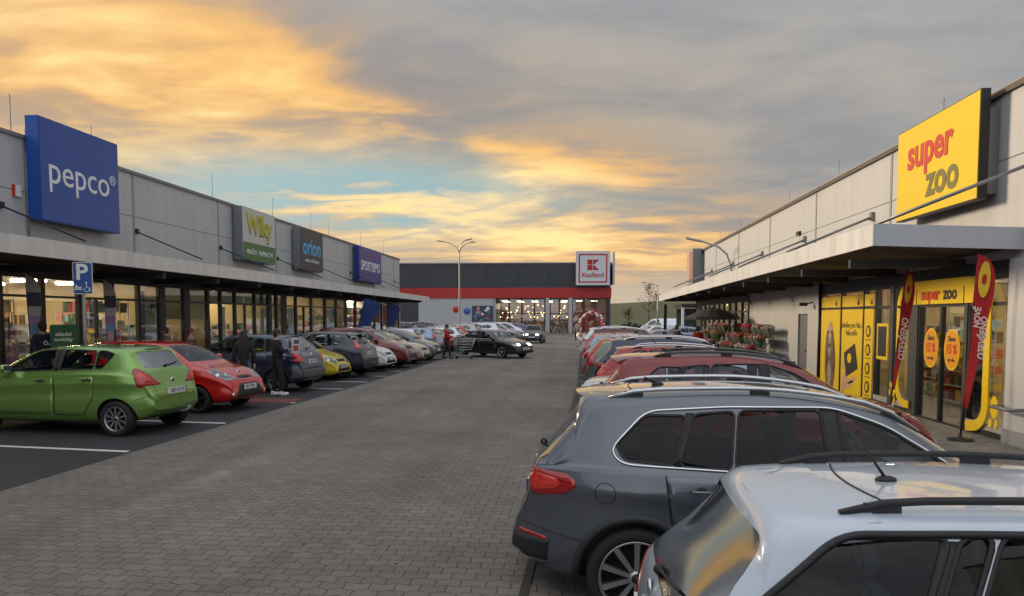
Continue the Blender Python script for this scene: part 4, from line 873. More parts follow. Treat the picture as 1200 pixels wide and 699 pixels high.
    CRM = mat('blind_cream', (.55, .45, .22), .8, var=.1); GRYB = mat('sign_band', (.30, .29, .27), .7)
    for a, b in ((23.4, 24.5), (24.95, 26.15)): poster(a, b, 2.02, 3.06, CRM, 'blind')
    for a, b in ((26.35, 27.15), (27.3, 28.35), (28.5, 30.15), (30.3, 31.55)): poster(a, b, 2.62, 3.06, GRYB, 'sign_band')
    for a, b in ((27.35, 27.7), (31.0, 31.5), (34.0, 34.7), (37.0, 37.6)): poster(a, b, 1.0, 2.5, mat('poster_white', (.6, .62, .62)))
    for a, b in ((48.95, 50.5), (50.8, 52.3), (52.6, 54.0), (54.3, 55.6)): poster(a, b, 1.5, 3.0, mat('poster_salmon', (.50, .18, .12), .7, var=.4, scale=3))
    poster(39.2, 40.7, .9, 2.5, mat('poster_mint', (.45, .55, .50), .6, var=.3, scale=4)); 
    return B
BL = left_building()
RG = 'display racks inside the left shops'
k = 0
WARM = [GOODS[i] for i in (0, 0, 3, 4, 5, 1, 6, 7)]
for y in [13.2 + 1.95 * i for i in range(21)]:
    for x, hh in ((-15.0, 1.3), (-17.2, 1.7), (-20.4, 2.2)):
        if (k * 7) % 5 == 0 and x > -16: k += 1; continue
        r = rack(None, x, y, .12, 1.6, .5, hh, 'y', WARM if y < 26 else None)
        tag(r, 'shelf rack crowded with mixed goods behind the left shop glass', 'display rack', RG); k += 1
for i, y in enumerate([17.2 + 2.35 * q for q in range(16)]):
    for j, x in enumerate((-14.9, -17.1, -19.4)):
        if (i * 3 + j) % 4 == 3 or abs(y - 26.25) < .5 or abs(y - 33.4) < .5 or abs(y - 42.65) < .5: continue
        r = rack(None, x, y + .35 * j, .12, 1.9, .45, (1.75, 2.2, 2.6)[(i + j) % 3], 'x', WARM if i % 4 < 2 else None, 5)
        tag(r, 'shelf rack crowded with mixed goods behind the left shop glass', 'display rack', RG)
mb = MB()
r = empty('wall_shelving', (-22.2, 33, .12), label='tall wall shelving running along the back of the left shops', cat='shelving')
for y0 in range(-20, 22):
    for kz in range(5):
        t = 0
        while t < .95: w = random.uniform(.1, .3); mb.box((-.18, y0 + t, .2 + .5 * kz), (.15, min(y0 + t + w, y0 + .98), .2 + .5 * kz + random.uniform(.2, .4)), random.choice(WARM)); t += w + .02
tag(mb.build('goods', r), kind='stuff')
mb = MB()
for kz in range(6): mb.box((-.2, -20, .14 + .5 * kz), (.2, 22, .18 + .5 * kz), WHITEP)
mb.build('shelf_board', r)

# ------------------------------------------------------------ right retail building
def right_building():
    B = empty('retail_building', (7.2, 30, 0), label='low pale-panelled shop building with flat canopy along the right side', cat='building')
    def P(mb, n):
        o = mb.build(n) if isinstance(mb, MB) else mb; o.parent = B; o.location = (-7.2, -30, 0); return o
    X = 7.2; Y0, Y1 = -10, 46.0; ZR = 5.92
    js = [Y0, -3.6, 1.8, 7.2, 12.6, 18.0, 23.4, 28.8, 34.2, 39.6, Y1]
    mb = MB(); mb.box((X + .08, Y0 + .01, 3.05), (X + 22, Y1 - .01, ZR - .05), WALLR)
    for a, b in zip(js, js[1:]):
        for z0, z1 in ((3.07, 4.75), (4.766, ZR - .06)): mb.box((X, a + .008, z0), (X + .08, b - .008, z1), WALLR)
    P(mb, 'wall'); mb = MB()
    for j in js[1:-1]: mb = MB(); mb.box((X - .014, j - .05, 3.4), (X + .02, j + .05, ZR - .06), JOINT); P(mb, 'joint_cover')
    mb = MB(); mb.box((X - .06, Y0 - .03, ZR - .06), (X + 22.1, Y1 + .05, ZR + .03), mat('roof_trim_brown', (.10, .07, .055), .5)); mb.box((X - .065, Y0, ZR + .03), (X + .2, Y1 + .05, ZR + .06), JOINT); P(mb, 'roof_trim')
    mb = MB(); mb.box((X, Y1 - .3, 0), (X + 22, Y1, 3.05), WALLR); P(mb, 'end_wall'); mb = MB(); mb.box((X - .10, 7.0, 0), (X + .2, 12.98, 3.06), WALLR); mb.box((X - .12, 7, 0), (X - .1, 12.99, .25), JOINT)
    P(mb, 'end_wall'); mb = MB(); mb.box((X, 22.75, 0), (X + .2, 24.0, 3.05), WALLR); P(mb, 'ground_floor_wall'); mb = MB(); mb.box((X, 25.0, 0), (X + .2, 31.9, 3.05), WALLR); P(mb, 'ground_floor_wall'); mb = MB(); mb.box((X, 24.0, 2.2), (X + .2, 25.0, 3.05), WALLR); P(mb, 'ground_floor_wall')
    mb = MB(); mb.box((X + .06, 24.02, 0), (X + .12, 24.98, 2.18), mat('grey_door', (.16, .16, .165), .5)); d = P(mb, 'door'); mb = MB(); mb.box((X + .02, 24.1, 1.0), (X + .06, 24.24, 1.05), CHROME); mb.build('handle', d)
    mb = MB(); mb.tube([(X - .05, 22.68, 0), (X - .05, 22.68, 3.1)], .05, FR, 8); P(mb, 'downpipe')
    mb = MB(); mb.tube([(X - .14, 12.35, .62), (X - .35, 12.35, .62), (X - .35, 12.9, .62), (X - .14, 12.9, .62)], .03, ROD, 8); P(mb, 'bumper_rail')
    # canopy, its near end cut askew
    cx = 5.0; mb = MB()
    a, b, c, d = (cx, 13.2), (cx, Y1 + .3), (X, Y1 + .3), (X - .001, 12.72)
    mb.add([(cx, 13.2, 3.31), (cx, Y1 + .3, 3.06), (cx, Y1 + .3, 3.42), (cx, 13.2, 3.68), (cx + .03, 13.2, 3.31), (cx + .03, Y1 + .3, 3.06), (cx + .03, Y1 + .3, 3.42), (cx + .03, 13.2, 3.68)], [(0, 1, 2, 3), (4, 7, 6, 5), (3, 2, 6, 7), (0, 4, 5, 1), (1, 5, 6, 2), (0, 3, 7, 4)], FASC)
    x2 = X + .35
    mb.add([(cx + .03, 13.19, 3.31), (x2, 12.66, 3.17), (x2, 12.66, 3.52), (cx + .03, 13.19, 3.68), (cx + .03, 13.23, 3.31), (x2, 12.70, 3.17), (x2, 12.70, 3.52), (cx + .03, 13.23, 3.68)], [(0, 1, 2, 3), (4, 7, 6, 5), (3, 2, 6, 7), (0, 4, 5, 1), (1, 5, 6, 2), (0, 3, 7, 4)], mat('canopy_end_sheet', (.42, .45, .50), .4, .3))
    P(mb, 'canopy_edge'); mb = MB()
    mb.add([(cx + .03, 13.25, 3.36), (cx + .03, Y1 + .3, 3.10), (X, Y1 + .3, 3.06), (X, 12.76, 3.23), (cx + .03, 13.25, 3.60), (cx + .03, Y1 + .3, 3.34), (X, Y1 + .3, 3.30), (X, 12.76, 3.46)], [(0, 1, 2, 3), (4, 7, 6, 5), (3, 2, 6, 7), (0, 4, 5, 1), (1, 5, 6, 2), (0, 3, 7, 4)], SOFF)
    for k in range(11): y = 14.6 + 3.0 * k; mb.box((cx + .12, y - .05, 3.02), (X - .02, y + .05, 3.18), SOFF)
    P(mb, 'canopy')
    for j in (13.6, 19.0, 24.4, 29.8, 35.2, 40.6):
        mb = MB(); mb.tube([(X, j - 1.2 if j < 14 else j, 4.55), (cx + .15, j, 3.70)], .03, ROD, 8); mb.box((X - .08, (j - 1.2 if j < 14 else j) - .07, 4.45), (X, (j - 1.2 if j < 14 else j) + .07, 4.65), ROD); P(mb, 'tie_rod')
        if j > 14: mb = None
    for y in (12.6, 17.8, 24.5, 30, 38.5, 44): mb = MB(); mb.tube([(X + 1.0, y, ZR), (X + 1.0, y, ZR + 1.1)], .011, ROD, 5); P(mb, 'lightning_rod')
    mb = MB(); mb.box((X - .08, 24.9, 4.75), (X, 25.2, 4.87), DARK); P(mb, 'wall_lamp')
    # wall camera
    mb = MB(); mb.tube([(X, 23.5, 2.55), (X - .22, 23.5, 2.5)], .02, DARK, 6); mb.box((X - .40, 23.45, 2.44), (X - .18, 23.55, 2.54), DARK); P(mb, 'security_camera')
    mb = MB(); mb.box((X - .01, 13.0, 2.80), (X + .12, 22.7, 3.07), ANTH); P(mb, 'lintel'); mb = MB(); mb.box((X - .01, 32, 2.80), (X + .12, 44.1, 3.07), ANTH); P(mb, 'lintel'); mb = MB(); mb.box((X - .0, 44.1, 0), (X + .2, Y1, 3.06), ANTH); P(mb, 'corner_wall')
    W = []
    for c in [(13.02, 14.35), ('door', 14.45, 16.35), (16.75, 17.55), (17.75, 18.55), (18.6, 19.3), (19.35, 20.9), (20.95, 22.6)] + [(32 + 1.35 * k, 33.3 + 1.35 * k) for k in range(9)]:
        d_ = c[0] == 'door'; a, b = (c[1], c[2]) if d_ else c
        w = shop_window(B, 1, X, a, b, .008, 2.33, 2.80, door=d_); w.location = (-7.2, -30, 0); W.append(w)
    mb = MB()
    for a, b in ((14.352, 14.448), (16.352, 16.748), (17.552, 17.748), (31.9, 31.998)): mb = MB(); mb.box((X - .05, a, 0), (X + .12, b, 2.80), mat('door_frame_grey', (.06, .065, .07), .45)); P(mb, 'pillar')
    mb = MB(); mb.box((X + .12, 13.0, 0), (X + 9, 46 - .3, .006), mat('shop_floor_grey', (.22, .21, .2), .4)); mb.box((X + 9, 13, 0), (X + 9.1, 45.7, 3.05), mat('shop_wall_dark', (.16, .13, .10))); mb.box((X + .21, 22.7, .007), (X + 9, 22.8, 3.04), WALLI); mb.box((X + .21, 12.9, .007), (X + 9, 13.0, 3.04), mat('shop_wall_dark', (.16, .13, .10))); mb.box((X + .21, 31.9, .007), (X + 9, 31.98, 3.04), mat('shop_wall_dark', (.16, .13, .10)))
    P(mb, 'shop_interior'); mb = MB()
    for y in (13.9, 15.5, 17.2, 19, 21, 33, 35, 37, 39, 41, 43):
        for x in (X + 1.3, X + 3.6, X + 6.2): mb.box((x - .3, y, 2.94), (x + .3, y + .10, 2.98), LGT)
    P(mb, 'ceiling_lamp')
    # -------- window graphics (each stuck on the outside of the glass)
    YEL = mat('yellow_film', (.90, .62, .02), .35, var=.06, scale=2); BLKF = mat('black_film', (.02, .018, .015), .5); BRN = mat('brown_print', (.16, .09, .055), .6, var=.7, scale=5); BGE = mat('beige_print', (.45, .34, .24), .6, var=.3, scale=7); SKIN_P = mat('hand_print', (.62, .36, .24), .6); WHT_P = mat('white_film', (.75, .74, .70), .5); REDF = mat('red_film', (.60, .03, .02), .5)
    xf = X - .036
    def film(y0, y1, z0, z1, m, n='window_graphic', par=None, dx=0):
        mb = MB(); mb.box((xf - dx, y0, z0), (xf - dx - .004, y1, z1), m); o = mb.build(n, par)
        return o if par else P(o, n)
    def blob(pts, m, par, n, dx=.005):
        mb = MB(); mb.prism([(xf - dx, a, b) for a, b in pts], (-.004, 0, 0), m); mb.build(n, par)
    def ell(cy_, cz, ry, rz, k=20, rot=0): return [(cy_ + ry * math.cos(t) * math.cos(rot) - rz * math.sin(t) * math.sin(rot), cz + ry * math.cos(t) * math.sin(rot) + rz * math.sin(t) * math.cos(rot)) for t in [2 * math.pi * i / k for i in range(k)]]
    g = film(21.0, 22.55, .04, 2.30, YEL)           # portrait poster of a long-eared dog
    blob(ell(21.72, .80, .42, .88), BRN, g, 'dog_coat'); blob(ell(21.75, 1.50, .24, .46), BGE, g, 'dog_head', .010); blob(ell(21.75, 1.24, .13, .26), mat('grey_print', (.32, .28, .24), .6, var=.5, scale=9), g, 'dog_muzzle', .015); blob(ell(21.75, 1.30, .08, .07), BLKF, g, 'dog_nose', .020)
    blob(ell(21.50, 1.12, .11, .60, rot=-.10), BRN, g, 'dog_ear', .016); blob(ell(22.00, 1.12, .11, .60, rot=.10), BRN, g, 'dog_ear', .016)
    for dy in (-.13, .13): blob(ell(21.75 + dy, 1.68, .045, .05), BLKF, g, 'dog_eye', .018)
    blob(ell(21.75, .45, .17, .40), MATS['grey_print'], g, 'dog_chest', .011)
    g2 = film(20.95 - 1.55, 20.85, .04, 2.30, YEL)  # hand holding a card
    blob([(19.62, .78), (20.42, .52), (20.62, 1.14), (19.86, 1.42)], BLKF, g2, 'card', .010); blob(ell(20.20, 1.02, .15, .13), YEL, g2, 'card_badge', .016)
    for (a, b, r1, r2, ro) in ((20.55, .40, .15, .40, .5), (20.62, .92, .06, .26, .3), (20.05, .45, .07, .34, 1.3), (20.20, .32, .07, .32, 1.2)): blob(ell(a, b, r1, r2, rot=ro), SKIN_P, g2, 'hand', .005)
    text_mesh('caption', 'odměny pro Vás i\nVaše zvíře', .20, BLKF, g2, (xf - .006, 20.15, 1.78), (0, -1, 0), (0, 0, 1), bold=.004, ext=.001)
    g3 = film(18.72, 19.28, .04, 2.30, YEL)
    for k in range(4):
        zc = 1.75 - .46 * k; blob(ell(19.0, zc, .15, .15), BLKF, g3, 'round_icon'); blob(ell(19.0, zc, .08, .10), YEL, g3, 'icon_mark', .010); mb = MB(); mb.box((xf - .005, 18.82, zc - .22), (xf - .008, 19.18, zc - .20), BLKF); mb.build('icon_caption', g3)
    for a, b in ((21.0, 22.55), (19.4, 20.85), (18.72, 19.28)):
        h_ = film(a, b, 2.37, 2.66, YEL); c_ = (a + b) / 2 - .3 * (b - a)
        for dy in (-.05, .05): blob(ell(c_ + dy, 2.51, .03, .05), BGE, h_, 'small_print'); blob(ell(c_, 2.45, .05, .05), BGE, h_, 'small_print')
    g4 = film(17.85, 18.47, 1.10, 1.95, YEL, 'framed_sticker'); blob([(17.92, 1.18), (18.40, 1.18), (18.40, 1.88), (17.92, 1.88)], BLKF, g4, 'sticker_centre')
    # yellow portal round the entrance
    def arc_band(pts, w, n):
        mb = MB(); L_ = []; Rr = []
        for i, p in enumerate(pts):
            a = Vector(pts[max(0, i - 1)]); b = Vector(pts[min(len(pts) - 1, i + 1)]); d = (b - a).normalized(); q = Vector((-d.y, d.x)); L_.append(Vector(p) + q * w / 2); Rr.append(Vector(p) - q * w / 2)
        vs = []; fs = []
        for l, r_ in zip(L_, Rr):
            for v in (l, r_):
                vs.append((xf - .06, v.x, v.y)); vs.append((xf - .03, v.x, v.y))
        for i in range(len(pts) - 1):
            a = i * 4; fs += [(a, a + 2, a + 6, a + 4), (a + 1, a + 5, a + 7, a + 3), (a, a + 4, a + 5, a + 1), (a + 2, a + 3, a + 7, a + 6)]
        mb.add(vs, fs, YEL); return P(mb, n)
    def corner(cy_, cz, r, a0, a1, k=8): return [(cy_ + r * math.cos(R(a0 + (a1 - a0) * i / k)), cz + r * math.sin(R(a0 + (a1 - a0) * i / k))) for i in range(k + 1)]
    arc_band([(16.55, .22), (16.75, .22)] + corner(16.78, .62, .40, -90, 0) + [(17.18, .7), (17.18, 2.35)] + corner(16.72, 2.30, .46, 0, 90) + [(16.6, 2.76), (14.2, 2.76)], .16, 'entrance_portal')
    arc_band([(14.2, .12), (14.0, .14)] + corner(13.98, .55, .40, 270, 180) + [(13.58, .6), (13.58, 2.35)] + corner(14.0, 2.32, .42, 180, 90) + [(14.2, 2.74)], .19, 'entrance_portal')
    mb = MB(); mb.box((xf - .05, 14.0, 2.36), (xf - .012, 16.75, 2.74), YEL); o = P(mb, 'entrance_sign')
    for y in (14.42, 16.33): mb = MB(); mb.box((xf - .056, y - .012, 2.36), (xf - .05, y + .012, 2.74), BLKF); mb.build('panel_joint', o)
    text_mesh('lettering_red', 'super', .34, REDF, o, (xf - .054, 15.72, 2.555), (0, -1, 0), (0, 0, 1), bold=.012, ext=.004); text_mesh('lettering_black', 'zoo', .34, BLKF, o, (xf - .054, 14.93, 2.555), (0, -1, 0), (0, 0, 1), bold=.012, ext=.004)
    for (yc, zc) in ((15.62, 1.48), (14.78, 1.48)):
        mb = MB(); mb.prism([(xf - .05, a, b) for a, b in ell(yc, zc, .30, .40)], (-.008, 0, 0), YEL); s_ = P(mb, 'discount_sticker')
        mb = MB(); mb.prism([(xf - .059, a, b) for a, b in ell(yc, zc, .27, .36)], (-.003, 0, 0), mat('orange_film', (.80, .33, .015), .5)); mb.build('sticker_face', s_)
        text_mesh('sticker_text', 'Sleva', .14, BLKF, s_, (xf - .064, yc, zc + .20), (0, -1, 0), (0, 0, 1), bold=.004, ext=.001); text_mesh('sticker_number', '15 %', .24, REDF, s_, (xf - .064, yc, zc), (0, -1, 0), (0, 0, 1), bold=.01, ext=.001, sx=.85); text_mesh('sticker_text', 'na vše', .10, BLKF, s_, (xf - .064, yc, zc - .2), (0, -1, 0), (0, 0, 1), bold=.003, ext=.001)
    def paw(yc, zc, k_):
        mb = MB()
        for (a, b, r1, r2) in ((0, 0, .12, .20), (.17, .10, .05, .085), (.20, -.10, .05, .085), (.10, -.28, .05, .085), (-.07, -.28, .05, .085)): mb.prism([(xf - .02, p, q) for p, q in ell(yc + a * k_, zc + b * k_, r1 * k_, r2 * k_, 14)], (-.006, 0, 0), YEL)
        P(mb, 'paw_sticker')
    paw(13.34, .55, 1.0); paw(17.42, .48, .9)
    for c in ((13.08, 14.3), (16.8, 17.5), (17.8, 18.6)): film(c[0], c[1], .12, .24, mat('pale_film', (.4, .4, .38), .5), 'safety_strip')
    # lit lettering hung inside the right-hand window
    s_ = MB(); s_.box((X + .9, 13.05, 2.05), (X + .93, 14.4, 2.40), mat('orange_board', (.5, .26, .02))); s_ = P(s_, 'lettering_board')
    text_mesh('lit_lettering', 'zvířátka', .26, emat('lit_letters', (1.0, .72, .10), 2.2), s_, (X + .89, 13.62, 2.22), (0, -1, 0), (0, 0, 1), bold=.008, ext=.004)
    return B
BR = right_building()
r = None
for i, (x, y, al, hh) in enumerate([(9.2, 13.7, 'x', 2.0), (9.0, 18.2, 'y', 1.9), (11, 17.0, 'y', 2.0), (12.5, 15, 'y', 2.2), (9.6, 20.5, 'y', 1.9), (11, 21.5, 'y', 2.2), (12.6, 13.4, 'y', 2.2), (14, 19, 'y', 2.2)]):
    r = rack(None, x, y, .008, 1.8, .5, hh, al, [GOODS[q] for q in (0, 3, 4, 5, 1, 8, 9, 6, 6)], 5); tag(r, 'tall shelf rack full of packets inside the right pet shop', 'display rack', 'display racks inside the pet shop')
for i in range(6):
    r = rack(None, 8.4 + (i % 2) * 2, 33 + i * 1.9, .008, 1.6, .5, 1.7, 'y'); tag(r, 'shelf rack of mixed goods behind the far right shop glass', 'display rack', 'display racks in the far right shop')
# the bright balloon bunch seen through the pet shop door
bal = empty('balloon_bunch', (8.6, 15.2, .008), label='bunch of orange and yellow balloons just inside the pet shop door', cat='balloons')
for dx, dy, dz, m_ in ((0, 0, 1.95, (.9, .32, .02)), (.1, .3, 1.85, (.9, .6, .05)), (.05, -.28, 1.75, (.9, .6, .05)), (.1, .15, 1.62, (.85, .75, .4)), (0, -.1, 2.15, (.9, .6, .05))):
    mb = MB(); mb.ball((dx, dy, dz), .17, mat('balloon_%d' % int(m_[1] * 100), m_, .25, coat=1), 12, 9, (1, 1, 1.15)); mb.build('balloon', bal)
mb = MB(); mb.tube([(0, 0, 0), (0, 0, 1.7)], .012, WHITEP, 6); mb.lathe([(.15, 0), (.15, .03), (.001, .04)], WHITEP, 'z'); mb.build('stand', bal)

# ------------------------------------------------------------ supermarket at the end
def supermarket():
    B = empty('supermarket', (-10, 98, 0), rz=R(2.0), label='dark anthracite supermarket hall with red band at the end of the lane', cat='building')
    def P(mb, n, par=None): o = mb.build(n, par or B); return o
    x0, x1 = -22, 14.4; RED = mat('red_cladding', (.42, .022, .018), .5, var=.04, scale=.3); WH = mat('white_render', (.42, .44, .47), .7)
    AN = mat('anthracite_cladding', (.036, .042, .052), .5, var=.06, scale=.2)
    mb = MB(); mb.box((x0, 0, 5.95), (x1, 40, 9.15), AN)
    for k in range(1, 9): mb.box((x0 + 4.05 * k - .03, -.02, 6.0), (x0 + 4.05 * k + .03, 0.01, 9.1), mat('clad_joint', (.022, .025, .03)))
    P(mb, 'upper_wall'); mb = MB(); mb.box((x0 - .1, -.15, 4.6), (x1 + .1, 40, 5.95), RED); P(mb, 'red_band'); mb = MB(); mb.box((x0 - .1, -.1, 9.15), (x1 + .1, 40, 9.26), JOINT); P(mb, 'roof_trim')
    mb = MB(); mb.box((x0, .0, 0), (-11.0, .3, 4.6), AN); P(mb, 'dark_wall'); mb = MB(); mb.box((-11.0, -.02, 0), (-.85, .3, 4.6), WH); mb.box((-1.0, -.06, 0), (-.7, .3, 4.6), JOINT); P(mb, 'white_wall')
    mb = MB(); mb.box((14.0, -.02, 0), (14.4, 40, 4.6), AN); P(mb, 'end_wall')
    mb = MB(); mb.box((-.7, 9, 0), (14, 9.2, 4.6), mat('warm_wall', (.35, .2, .09))); mb.box((-.7, .3, 4.3), (14, 9, 4.4), AN); mb.box((-.7, 0, .0), (14, 9, .02), FLOORI); mb.box((8.9, 1.6, .02), (14, 1.7, 4.2), mat('orange_wall', (.55, .09, .02), .7)); P(mb, 'hall_interior')
    for a, b in ((-.6, 1.05), (1.1, 2.75), (2.8, 4.4), (4.45, 5.8), (6.5, 7.7), (7.75, 8.9), (9.4, 10.9), (10.95, 12.4), (12.45, 13.95)):
        mb = MB(); mb.box((a, -.02, .02), (a + .09, .1, 4.58), FR); mb.box((b - .09, -.02, .02), (b, .1, 4.58), FR); mb.box((a + .09, -.02, 2.5), (b - .09, .1, 2.62), FR); mb.box((a + .09, -.02, 4.45), (b - .09, .1, 4.58), FR)
        w = empty('window'); w.parent = B; P(mb, 'frame', w); mb = MB(); mb.add([(a + .09, .04, .03), (b - .09, .04, .03), (b - .09, .04, 4.45), (a + .09, .04, 4.45)], [(0, 1, 2, 3)], SGLASS); P(mb, 'pane', w)
    mb = MB()
    for a in (6.15, 9.15): mb = MB(); mb.box((a - .25, -.25, 0), (a + .25, .2, 4.6), WH); P(mb, 'column')
    BL_ = emat('warm_bulb', (1.0, .55, .18), 9)
    for k in range(46):
        mb = MB(); a, b, c = random.uniform(-.5, 8.8), random.uniform(.6, 8), random.uniform(2.0, 3.7); mb.ball((a, b, c), random.uniform(.04, .08), BL_, 8, 6); mb.tube([(a, b, c + .1), (a, b, 4.3)], .012, BLACK, 4); P(mb, 'pendant_lamp')
    mb = MB()
    for x in range(0, 14, 2):
        for y in (2, 5, 8): mb.box((x, y, 4.2), (x + .8, y + .15, 4.26), emat('hall_lamp', (1.0, .78, .5), 8))
    P(mb, 'ceiling_lamp')
    mb = MB(); mb.box((-3.85, -.1, 1.5), (-1.05, -.03, 3.6), mat('dark_frame', (.05, .06, .09))); o = P(mb, 'billboard')
    for k in range(26):
        mb = MB() if k == 0 else mb; a, b = random.uniform(-3.8, -1.6), random.uniform(1.6, 3.2); mb.box((a, -.105 - .003 * k * .2, b), (a + random.uniform(.2, .5), -.1, b + random.uniform(.15, .4)), random.choice([GOODS[i] for i in (1, 2, 4, 9, 6, 7, 2)]))
    P(mb, 'billboard_picture', o)
    mb = MB(); mb.lathe([(.4, 0), (.4, -.06), (.001, -.06)], mat('disc_red', (.5, .03, .02)), 'y', (-6.0, -.03, 3.1)); P(mb, 'red_disc'); mb = MB(); mb.lathe([(.45, 0), (.45, -.06), (.001, -.06)], mat('disc_blue', (.05, .14, .45)), 'y', (-4.5, -.03, 2.9)); P(mb, 'blue_disc')
    for k in range(8):
        mb = MB(); x = 5.0 + .55 * k; mb.tube([(x, -1.6, 0), (x, -1.6, 1.0)], .04, ROD, 6); P(mb, 'bollard')
    return B
SM = supermarket()
for i in range(8):
    r = rack(None, -8.6 + i * 1.45, 101.5, .02, 1.3, .6, 1.9, 'x', None, 4); tag(r, 'display rack behind the supermarket entrance glass', 'display rack', 'display racks in the supermarket entrance')

# ------------------------------------------------------------ shop signs
def sign_board(name, label, side, wx, y0, y1, z0, z1, depth, gap, face, edge):
    s = empty(name, (wx, (y0 + y1) / 2, (z0 + z1) / 2), label=label, cat='shop sign'); n = side
    w, h = (y1 - y0) / 2, (z1 - z0) / 2
    mb = MB(); mb.box((n * gap, -w, -h), (n * (gap + depth - .004), w, h), edge); mb.build('box', s)
    mb = MB(); mb.box((n * (gap + depth - .003), -w + .02, -h + .02), (n * (gap + depth + .006), w - .02, h - .02), face); mb.build('face', s)
    mb = MB()
    for yy in (-w + .15, w - .15): mb = MB(); mb.box((0, yy - .04, -h + .1), (n * gap, yy + .04, h - .3), ROD); mb.build('bracket', s)
    return s, n * (gap + depth + .008)
W_ = mat('letter_white', (.80, .81, .83), .4)
def sface(name, c, coat=.6, rough=.25): return mat(name, c, max(rough, .4), coat=0, var=.04, scale=1)
s, xf = sign_board('shop_sign', 'large blue square shop sign reading pepco in white letters', 1, -13.5, 17.28, 20.42, 4.48, 7.0, .34, .10, mat('sign_blue', (.012, .062, .33), .3, coat=.35, var=.04, scale=1), mat('sign_blue_edge', (.006, .07, .36), .4))
text_mesh('lettering', 'pepco', 1.0, W_, s, (xf, -.08, .0), (0, 1, 0), (0, 0, 1), bold=.0); text_mesh('lettering', '®', .36, W_, s, (xf, 1.28, .16), (0, 1, 0), (0, 0, 1))
s, xf = sign_board('shop_sign', 'white and green shop sign reading Wiky in yellow-green letters', 1, -13.5, 28.25, 31.4, 4.36, 6.44, .34, .12, sface('sign_white', (.52, .54, .53)), mat('sign_grey_edge', (.16, .18, .20), .4))
mb = MB(); mb.box((xf - .003, -1.54, -1.01), (xf + .004, 1.54, -.33), sface('sign_green', (.05, .16, .04))); mb.build('green_band', s)
YG = mat('letter_lime', (.50, .48, .015), .4); DG = mat('letter_dark', (.06, .09, .02), .5)
text_mesh('lettering_shadow', 'Wiky', 1.10, DG, s, (xf + .003, 0, .38), (0, 1, 0), (0, 0, 1), bold=.05, ext=.002); text_mesh('lettering', 'Wiky', 1.10, YG, s, (xf + .012, -.02, .41), (0, 1, 0), (0, 0, 1), bold=.028, ext=.004)
text_mesh('lettering_small', 'HRAČKY · PAPÍRNICTVÍ', .26, W_, s, (xf + .008, 0, -.70), (0, 1, 0), (0, 0, 1), bold=.003, ext=.003, sx=.92)
s, xf = sign_board('shop_sign', 'dark grey shop sign reading orion in light blue letters', 1, -13.5, 34.35, 37.5, 4.38, 6.37, .34, .12, sface('sign_charcoal', (.028, .034, .044)), mat('sign_grey_edge', (.16, .18, .20), .4))
text_mesh('lettering', 'orion', 1.12, mat('letter_sky', (.05, .42, .72), .4), s, (xf, -.02, .1), (0, 1, 0), (0, 0, 1), bold=.022); text_mesh('lettering_small', 'radost od domova', .26, W_, s, (xf, 0, -.52), (0, 1, 0), (0, 0, 1), ext=.003)
s, xf = sign_board('shop_sign', 'violet-blue shop sign reading SPORTISIMO, farthest along the left roofline', 1, -13.5, 43.9, 49.0, 4.3, 6.4, .34, .12, sface('sign_violet', (.045, .048, .26)), mat('sign_navy_edge', (.01, .03, .20), .4))
text_mesh('lettering', 'SPORTISIMO', .82, W_, s, (xf, 0, -.12), (0, 1, 0), (0, 0, 1), bold=.012, sx=.95); text_mesh('lettering_small', 'svět sportu', .36, mat('letter_rose', (.45, .07, .13)), s, (xf, .5, .62), (0, 1, 0), (0, 0, 1), ext=.003)
s, xf = sign_board('shop_sign', 'large yellow shop sign reading super zoo above the right canopy', -1, 7.2, 13.5, 16.76, 4.12, 5.98, .16, .22, sface('sign_yellow', (.86, .60, .012), .3, .4), mat('sign_black_edge', (.015, .013, .012), .5))
text_mesh('lettering', 'super', .86, mat('letter_red', (.62, .045, .03), .45), s, (xf, .20, .34), (0, -1, 0), (0, 0, 1), bold=.024, spacing=1.0, sx=.95)
text_mesh('lettering', 'zoo', .86, mat('letter_olive', (.20, .17, .045), .45), s, (xf, -.36, -.32), (0, -1, 0), (0, 0, 1), bold=.024, sx=.95)
s, xf = sign_board('shop_sign', 'white sign box at the far end of the right roof', -1, 7.2, 43.4, 45.6, 4.0, 6.0, .5, .12, sface('sign_offwhite', (.48, .45, .43)), mat('sign_grey_edge', (.16, .18, .20), .4))
mb = MB(); mb.box((xf - .006, -.9, -.9), (xf, .1, .9), mat('sign_orange_print', (.55, .14, .06), .5)); mb.build('orange_print', s)
# supermarket sign cube
s = empty('supermarket_sign', (2.05, 97.2, 8.4), rz=R(2), label='square white K sign with red frame over the supermarket entrance', cat='shop sign')
RK = mat('letter_crimson', (.42, .008, .012), .45); WS = sface('sign_paper', (.62, .63, .68), .2)
mb = MB(); mb.box((-2.2, 0, -2.2), (2.2, .5, 2.2), mat('sign_silver_edge', (.45, .45, .46))); mb.build('box', s); mb = MB(); mb.box((-2.15, -.02, -2.15), (2.15, 0, 2.15), WS); mb.build('face', s)
mb = MB()
for a, b in (((-1.85, -1.85), (1.85, -1.68)), ((-1.85, 1.68), (1.85, 1.85)), ((-1.85, -1.68), (-1.68, 1.68)), ((1.68, -1.68), (1.85, 1.68))): mb.box((a[0], -.04, a[1]), (b[0], -.021, b[1]), RK)
mb.build('frame_line', s); mb = MB()
for pts in ([(-.72, .48), (-.08, .48), (-.08, 1.12), (-.72, 1.12)], [(-.72, -.24), (-.08, -.24), (-.08, .40), (-.72, .40)], [(.0, .48), (.12, .48), (.80, 1.12), (.0, 1.12)], [(.0, -.24), (.80, -.24), (.12, .40), (.0, .40)]): mb.prism([(a, -.021, b) for a, b in pts], (0, -.02, 0), RK)
